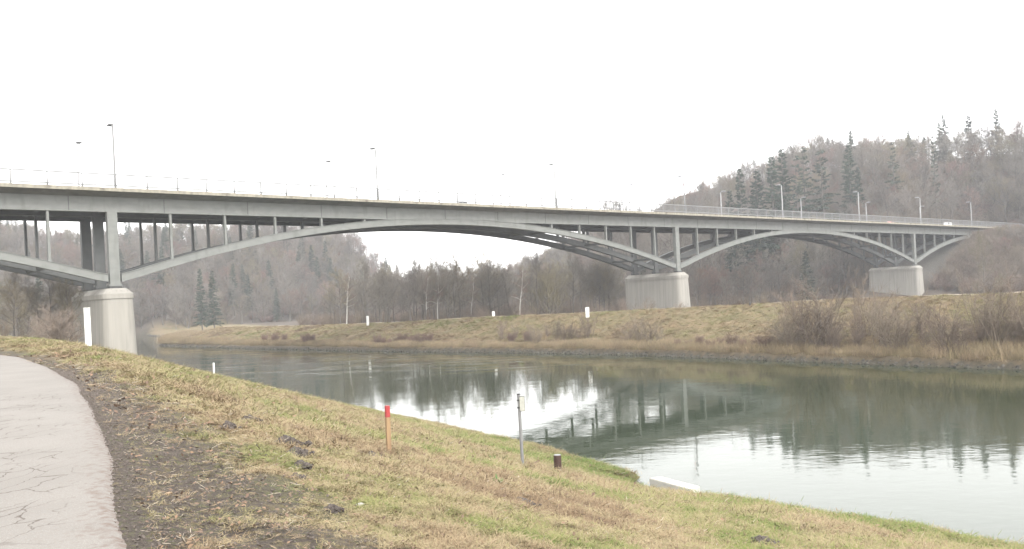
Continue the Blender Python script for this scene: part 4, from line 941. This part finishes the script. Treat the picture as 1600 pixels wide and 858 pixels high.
MOLES = ((447, 697, .32, 'largest dark molehill on the bank slope, left of the red-topped stake'), (462, 713, .26, 'dark soil heap touching the lower right side of the largest molehill'),
    (356, 671, .24, 'small dark molehill, leftmost of the three near the slope crest'), (389, 659, .26, 'dark molehill, middle one of the three near the slope crest'), (415, 649, .25, 'dark molehill, rightmost of the three near the slope crest'),
    (470, 731, .17, 'small molehill just below the largest molehill'), (815, 794, .32, 'flat dark molehill below the sign post, alone in the grass'), (462, 748, .12, 'tiny soil heap directly below the small molehill under the largest one'),
    (518, 800, .13, 'dark molehill low on the slope at bottom centre left'), (1190, 850, .3, 'dark molehill at the bottom edge of the picture, right of centre'), (579, 716, .22, 'flat soil heap just left of the foot of the red-topped post'))
HOLES = [(*hit(a[0], a[1])[:2], a[2]*1.25) for a in MOLES]+[(6.2, 36.3, 1.1), (5.3, 37.2, 1.1), (7.1, 35.4, 1.1), (4.7, 38., .9)]+[(*hit(872, 742)[:2], .6), (*hit(608, 718)[:2], .4), (*hit(817, 736)[:2], .4), (*hit(617, 762)[:2], .3)]
TM = tuft_meshes()
X, Y, Z, s = DIKE; n = len(X); tt = .36+(fbm(X*.12, Y*.12, 4)-.5)*1.3+(fbm(X*.9, Y*.9, 2)-.5)*.5+g.normal(0, .12, n)
cloud('dike_grass', np.stack([X, Y, Z], -1), np.stack([g.normal(0, .2, n), g.normal(0, .2, n), g.uniform(0, 6.28, n)], -1), np.stack([s*6, s*6, s*3], -1), g.integers(0, 6, n), TM, tint=np.clip(tt, .05, .8))
def near_pts(n, Y0, Y1, seed, pw=1.0):
    g = np.random.default_rng(seed); Y = Y0*(Y1/Y0)**(g.random(n)**pw); px = g.uniform(-60, 1660, n); X = (px-800)/F*Y*1.02
    s = -.6*X+.8*Y; nn = .8*X+.6*Y; ok = (nn > path_n(s)+.12) & (nn < near_n(s)-.1); return X[ok], Y[ok], s[ok], nn[ok], g
X, Y, s, nn, g = near_pts(520000, 3.2, 80, 77, .8)
pe = nn-path_n(s); wd = np.interp(s, [0, 8, 20, 40, 60], [3.3, 2.9, 1.9, 1.8, 2.6]); dm = 1-sstep(.25, 1.3, pe/wd+ (fbm(X*1.3, Y*1.3, 3)-.5)*.9)
bare = sstep(.60, .68, fbm(X*.9+30, Y*.9, 4))
free = np.ones(len(X), bool)
for ex, ey, er in HOLES: free &= (X-ex)**2+(Y-ey)**2 > er*er*(.6+.8*vnoise(X*9, Y*9))
keep = free & (g.random(len(X)) > np.clip(dm*.965+bare*.7*(Y < 30), 0, .97)); X, Y, s, nn, pe, dm = X[keep], Y[keep], s[keep], nn[keep], pe[keep], dm[keep]
Z = height(X, Y); ok = Z > .12; X, Y, s, nn, pe, Z, dm = X[ok], Y[ok], s[ok], nn[ok], pe[ok], Z[ok], dm[ok]; n = len(X)
sc = np.clip(Y/15, .62, 1.55)*g.uniform(.55, 1.2, n)*(1-.35*dm)
low = sstep(9, 3, near_n(s)-nn) if False else 1-sstep(6, 12, near_n(s)-nn)
big = fbm(X*.22, Y*.22, 4); fine = fbm(X*1.7, Y*1.7, 3)
tint = .50+(big-.5)*1.1+(fine-.5)*.8+.2*low+g.normal(0, .1, n)-.10*dm
tint = np.where(g.random(n) < .13, g.uniform(.0, .3, n), tint)
idx = np.where(g.random(n) < .06, 4+g.integers(0, 2, n), g.integers(0, 4, n))
cloud('grass', np.stack([X, Y, Z], -1), np.stack([g.normal(0, .25, n), g.normal(0, .25, n), g.uniform(0, 6.28, n)], -1), np.stack([sc*1.45, sc*1.45, sc*.5], -1), idx, TM, tint=np.clip(tint, .02, .98))
print('tufts', n)
# taller dry fringe along the near waterline and at the crest
S = g.uniform(8, 140, 5000); S = np.where((S > 22.5) & (S < 28.8), S+12, S); Nn = near_n(S)+(fbm(S*.6, near_n(S)*.1, 3)-.5)*.8-np.abs(g.normal(0, .25, 5000))-.12; X = -.6*S+.8*Nn; Y = .8*S+.6*Nn; Z = height(X, Y)
k = g.uniform(1.0, 2.2, 5000); cloud('bank_fringe_grass', np.stack([X, Y, Z], -1), np.stack([g.normal(0, .2, 5000), g.normal(0, .2, 5000), g.uniform(0, 6.28, 5000)], -1), np.stack([k, k, k], -1), g.integers(0, 6, 5000), TM, tint=np.clip(g.normal(.42, .15, 5000), 0, 1))
# leaf litter and straw bits
def litter_meshes():
    out = []
    for k, c in enumerate(((.19, .12, .075), (.13, .085, .06), (.36, .31, .24), (.26, .2, .13))):
        g2 = np.random.default_rng(300+k); B = Branches(); mt = mat('litter_%s' % 'abcd'[k], c, .9)
        if k < 2:
            for i in range(2):
                a = g2.uniform(0, 6.28); o_ = np.array([i*.1, 0, .012]); e1 = np.array([math.cos(a), math.sin(a), g2.uniform(-.2, .4)])*.032; e2 = np.array([-math.sin(a), math.cos(a), g2.uniform(-.3, .3)])*.02
                B.quads(np.array([[o_-e1, o_-e2, o_+e1, o_+e2+np.array([0, 0, .008])]]))
        else:
            for i in range(3):
                a = g2.uniform(0, 3.14); p = np.array([g2.normal(0, .05), g2.normal(0, .05), .015]); d = np.array([math.cos(a), math.sin(a), g2.normal(0, .1)]); B.add([p, p+d*.03, p+d*.07], [.003, .0035, .002], 4)
        out.append(B.mesh('litter', mt))
    return out
X, Y, s, nn, g = near_pts(11000, 3.2, 40, 78, 1.0); Z = height(X, Y)+.015; n = len(X); k = np.clip(Y/11, .7, 2.6)*g.uniform(.5, 1.2, n)
cloud('leaf_litter', np.stack([X, Y, Z], -1), np.stack([g.normal(0, .3, n), g.normal(0, .3, n), g.uniform(0, 6.28, n)], -1), np.stack([k, k, k], -1), g.choice([0, 1, 1, 2, 3, 3], n), litter_meshes())
# crumbs of soil on the bare strip
n0 = 12000; S = g.uniform(3, 30, n0); Pn = path_n(S)+np.abs(g.normal(0, 1.2, n0))-.1; X = -.6*S+.8*Pn; Y = .8*S+.6*Pn; Z = height(X, Y)+.003; k = g.uniform(.005, .02, n0)*(1+S/14)
cm = [m_.copy() for m_ in SM]
for m_ in cm: m_.materials.clear(); m_.materials.append(M['crumb'])
cloud('soil_crumbs', np.stack([X, Y, Z], -1), g.uniform(0, 6.28, (n0, 3)), np.stack([k, k, k*.8], -1), g.integers(0, 5, n0), cm)
# molehills
def mound(px, py, size, lab, seed):
    g2 = np.random.default_rng(seed); p = hit(px, py); bm = bmesh.new()
    for i in range(46):
        rr = abs(g2.normal(0, .5)); a = g2.uniform(0, 6.28); r_ = size*g2.uniform(.10, .28)*(1-.35*min(rr, 1)); c = Vector((math.cos(a)*rr*size, math.sin(a)*rr*size*.8, max(0, .32-.3*rr)*size))
        b2 = bmesh.ops.create_icosphere(bm, subdivisions=2, radius=r_, matrix=Matrix.Translation(c))
        for v in b2['verts']: v.co += Vector(g2.normal(0, r_*.13, 3))
    for i in range(60):
        rr = g2.uniform(.3, 1.15); a = g2.uniform(0, 6.28); bmesh.ops.create_icosphere(bm, subdivisions=1, radius=size*g2.uniform(.03, .09), matrix=Matrix.Translation((math.cos(a)*rr*size, math.sin(a)*rr*size*.8, .02)))
    me = bpy.data.meshes.new('molehill'); bm.to_mesh(me); bm.free(); me.materials.append(M['soil'])
    o = bpy.data.objects.new('molehill', me); COL.objects.link(o); o.location = p; o.rotation_euler.z = seed; tag(o, lab, 'molehill', 'dark molehills on the grassy bank')
for i, a in enumerate(MOLES): mound(*a, i)
def rock(px, py, size, lab, seed, m='slab'):
    me = SM[seed % 5].copy(); me.materials.clear(); me.materials.append(M[m]); o = bpy.data.objects.new('stone', me); COL.objects.link(o); p = hit(px, py); o.location = p+Vector((0, 0, size*.1)); o.scale = (size*1.2, size*.9, size*.55); o.rotation_euler.z = seed; tag(o, lab, 'stone')
rock(617, 762, .17, 'pale grey stone in the grass below the red-topped post', 1, 'stone' if False else 'pier'); rock(261, 640, .12, 'small white stone on the grass beside the bare soil strip', 2); rock(305, 645, .1, 'tiny white stone right of another white stone near the soil strip', 3)
rock(563, 790, .09, 'small grey stone left below the larger pale stone', 4, 'pier'); rock(263, 773, .09, 'little orange-brown stone on the bare soil', 5, 'wood_post')
# leafy weeds
def weed(px, py, lab, seed, n=22, r=.16, h=.16):
    g2 = np.random.default_rng(seed); B = Branches(); a = g2.uniform(0, 6.28, n); t = g2.uniform(.2, 1.2, n); d = np.stack([np.cos(a)*np.sin(t), np.sin(a)*np.sin(t), np.cos(t)], -1); L_ = g2.uniform(.6, 1.2, n)*h*1.3; o_ = np.concatenate([g2.normal(0, r*.4, (n, 2)), np.zeros((n, 1))], 1)
    w_ = np.stack([-np.sin(a), np.cos(a), 0*a], -1)*.022; e = o_+d*L_[:, None]; m = o_+d*L_[:, None]*.55+np.array([0, 0, .01]); B.quads(np.stack([o_, m+w_, e, m-w_], 1))
    me = B.mesh('weed', mat('weed_leaves', (.08, .15, .035), .6)); o = bpy.data.objects.new('weed', me); COL.objects.link(o); o.location = hit(px, py); tag(o, lab, 'plant')
weed(778, 758, 'dark green leafy weed below the sign post foot, left side', 1); weed(764, 721, 'bright green weed clump left of the sign post foot', 2, 30, .3, .2); weed(800, 748, 'small green weed just under the sign post', 3, 12, .12, .12)
weed(893, 700, 'green weed clump by the waterline above the brown bollard', 4, 20, .3, .3)

# ------------------------------------------------------------------ posts and slabs
def px_height(p, dy): return dy/F*p.y
def stake():
    p = hit(608, 712); r = empty('marker_stake', p-Vector((0, 0, .1))); h = px_height(p, 78)+.1; k = px_height(p, 3.3)
    mb = MB(); mb.box(-k, k, -k, k, 0, h*.79); mb.obj('stake', M['wood_post'], r, bevel=.006)
    mb = MB(); mb.box(-k*1.02, k*1.02, -k*1.02, k*1.02, h*.79, h); mb.obj('red_tip', M['red_paint'], r, bevel=.008)
    r.rotation_euler = (0, R(.5), .5); tag(r, 'yellow wooden stake with a red painted tip on the bank slope', 'stake')
stake()
def signpole():
    p = hit(817, 731); r = empty('river_sign', p-Vector((0, 0, .1)), .0); h = px_height(p, 116)+.1; k = px_height(p, 2.5)
    mb = MB(); mb.tube([(0, 0, 0), (0, 0, h-.03)], k, 12); pole = mb.obj('pole', M['galv'], r, smooth=False)
    mb = MB(); mb.tube([(0, 0, h-.03), (0, 0, h)], k*1.12, 12); mb.obj('pole_cap', M['rubber'], pole)
    pw, ph = px_height(p, 8.5), px_height(p, 23.5)
    mb = MB(); mb.box(k*.2, k*.2+pw, -k-.02, -k-.004, h-.09-ph, h-.09); pl = mb.obj('sign_plate', M['steel_dark'], r, bevel=.004)
    mb = MB(); mb.box(k*.2+pw*.06, k*.2+pw*.94, -k-.0235, -k-.0205, h-.09-ph*.97, h-.09-ph*.03); mb.obj('plate_field', mat('plate_grey_white', (.4, .4, .35), .6, col2=(.32, .32, .28), scale=20), pl)
    mb = MB()
    for z in (.25, .75): mb.box(-k*1.4, k*.4, -k*1.3, k*1.3, h-.09-ph*z-.02, h-.09-ph*z+.02)
    mb.obj('bracket', M['steel_dark'], r)
    r.rotation_euler = (0, R(-.6), 0); tag(r, 'thin grey metal pole with small white plate at its top, on the near bank', 'sign post')
signpole()
def bollard():
    p = hit(872, 737); r = empty('bollard', p-Vector((0, 0, .08))); h = px_height(p, 27)+.08; k = px_height(p, 6)
    mb = MB(); mb.tube([(0, 0, 0), (0, 0, h*.94), (0, 0, h*.965)], [k, k, k*.92], 20); mb.obj('body', M['brown'], r, smooth=False)
    mb = MB(); mb.tube([(0, 0, h*.965), (0, 0, h*.985), (0, 0, h)], [k*.95, k*.85, k*.4], 20); mb.obj('cap', M['galv'], r)
    tag(r, 'short dark brown cylindrical bollard in the grass right of the sign post', 'bollard')
bollard()
def white_post(p, h, w_, lab, rz=0, dark=False):
    r = empty('marker_post', p-Vector((0, 0, .15)), rz); mb = MB(); mb.box(-w_/2, w_/2, -w_*.3, w_*.3, 0, h+.15); mb.obj('shaft', M['paint_white'], r, bevel=.02)
    mb = MB(); mb.box(-w_*.53, w_*.53, -w_*.33, w_*.33, h+.15, h+.19); mb.obj('post_cap', M['steel_dark'] if dark else M['paint_white'], r, bevel=.005)
    tag(r, lab, 'marker post', 'white river marker posts')
p = ground_at(135, 49.); white_post(p, at(133, 482, 49.).z-p.z, px_height(p, 8.5), 'big white marker post on the near bank in front of the leftmost pier', -.3)
for px, py, dy, wp, lab in ((918, 496, 15.5, 5.5, 'white marker post on the dike slope left of the middle pier'), (575, 509, 15, 4, 'white marker post on the dike slope left of the birches, leftmost on the dike'), (770, 493.5, 8, 4, 'short looking white marker post behind the dike crest between two other posts')):
    p = hit(px, py); 
    if dy < 10: p = ground_at(px, 172.); p.z = at(px, py, 172.).z-.9; dy = 8; h = 1.75
    else: h = px_height(p, dy)
    white_post(p, h, px_height(p, wp), lab, .2)
p = hit(329, 580); p = ground_at(329, 100.); white_post(Vector((p.x, p.y, at(329, 578, 100.).z-1.)), px_height(p, 11)+1., px_height(p, 2.6), 'small dark-capped white post low at the near waterline beside the river current', .1, True)
# dark stub on the dike crest right of the middle pier
p = hit(1172, 477.5); r = empty('stub_post', p); mb = MB(); mb.tube([(0, 0, -.1), (0, 0, .45)], .12, 10); mb.obj('body', M['steel_dark'], r); mb = MB(); mb.tube([(0, 0, .45), (0, 0, .52)], [.14, .08], 10); mb.obj('cap', M['steel_dark'], r); tag(r, 'small dark stub post on the dike crest right of the middle pier', 'post')
def slab_at(P4, z, lab, th=.3):
    V = [(*ground_xy(px, py, z), z) for px, py in P4]; V2 = [(a, b_, z-th) for a, b_, _ in V]
    c = Vector((sum(v[0] for v in V)/4, sum(v[1] for v in V)/4, z)); V = [tuple(Vector(v)-c) for v in V+V2]
    o = mesh_obj('landing_slab', V, [(0, 1, 2, 3), (7, 6, 5, 4), (0, 4, 5, 1), (1, 5, 6, 2), (2, 6, 7, 3), (3, 7, 4, 0)], M['slab']); o.location = c
    bm = bmesh.new(); bm.from_mesh(o.data); bmesh.ops.recalc_face_normals(bm, faces=bm.faces); bmesh.ops.bevel(bm, geom=bm.edges[:], offset=.03, segments=2, affect='EDGES'); bm.to_mesh(o.data); bm.free(); tag(o, lab, 'slab')
def ground_xy(px, py, z):
    a, b = ray(px, py); Y = (H-z)/b; return a*Y, Y
slab_at([(1014, 747), (1032, 744), (1094, 760), (1080, 765)], .44, 'pale concrete landing slab at the near waterline, lower centre right', .8)
slab_at([(426, 610), (436, 609), (450, 613), (438, 614)], .5, 'small pale slab at the near waterline upstream left', .4)

# ------------------------------------------------------------------ the air
mb = MB(); mb.box(-700, 700, -120, 900, -4, 145); hzo = mb.obj('haze', None); hzo.data.materials.clear()
hm = bpy.data.materials.new('haze_air'); hm.use_nodes = True; t = hm.node_tree; t.nodes.clear(); vo = t.nodes.new('ShaderNodeOutputMaterial'); pv = t.nodes.new('ShaderNodeVolumePrincipled')
pv.inputs['Color'].default_value = (.91, .94, 1, 1); pv.inputs['Density'].default_value = .0003; pv.inputs['Anisotropy'].default_value = 0
t.links.new(pv.outputs[0], vo.inputs['Volume']); hzo.data.materials.append(hm); tag(hzo, kind='stuff')
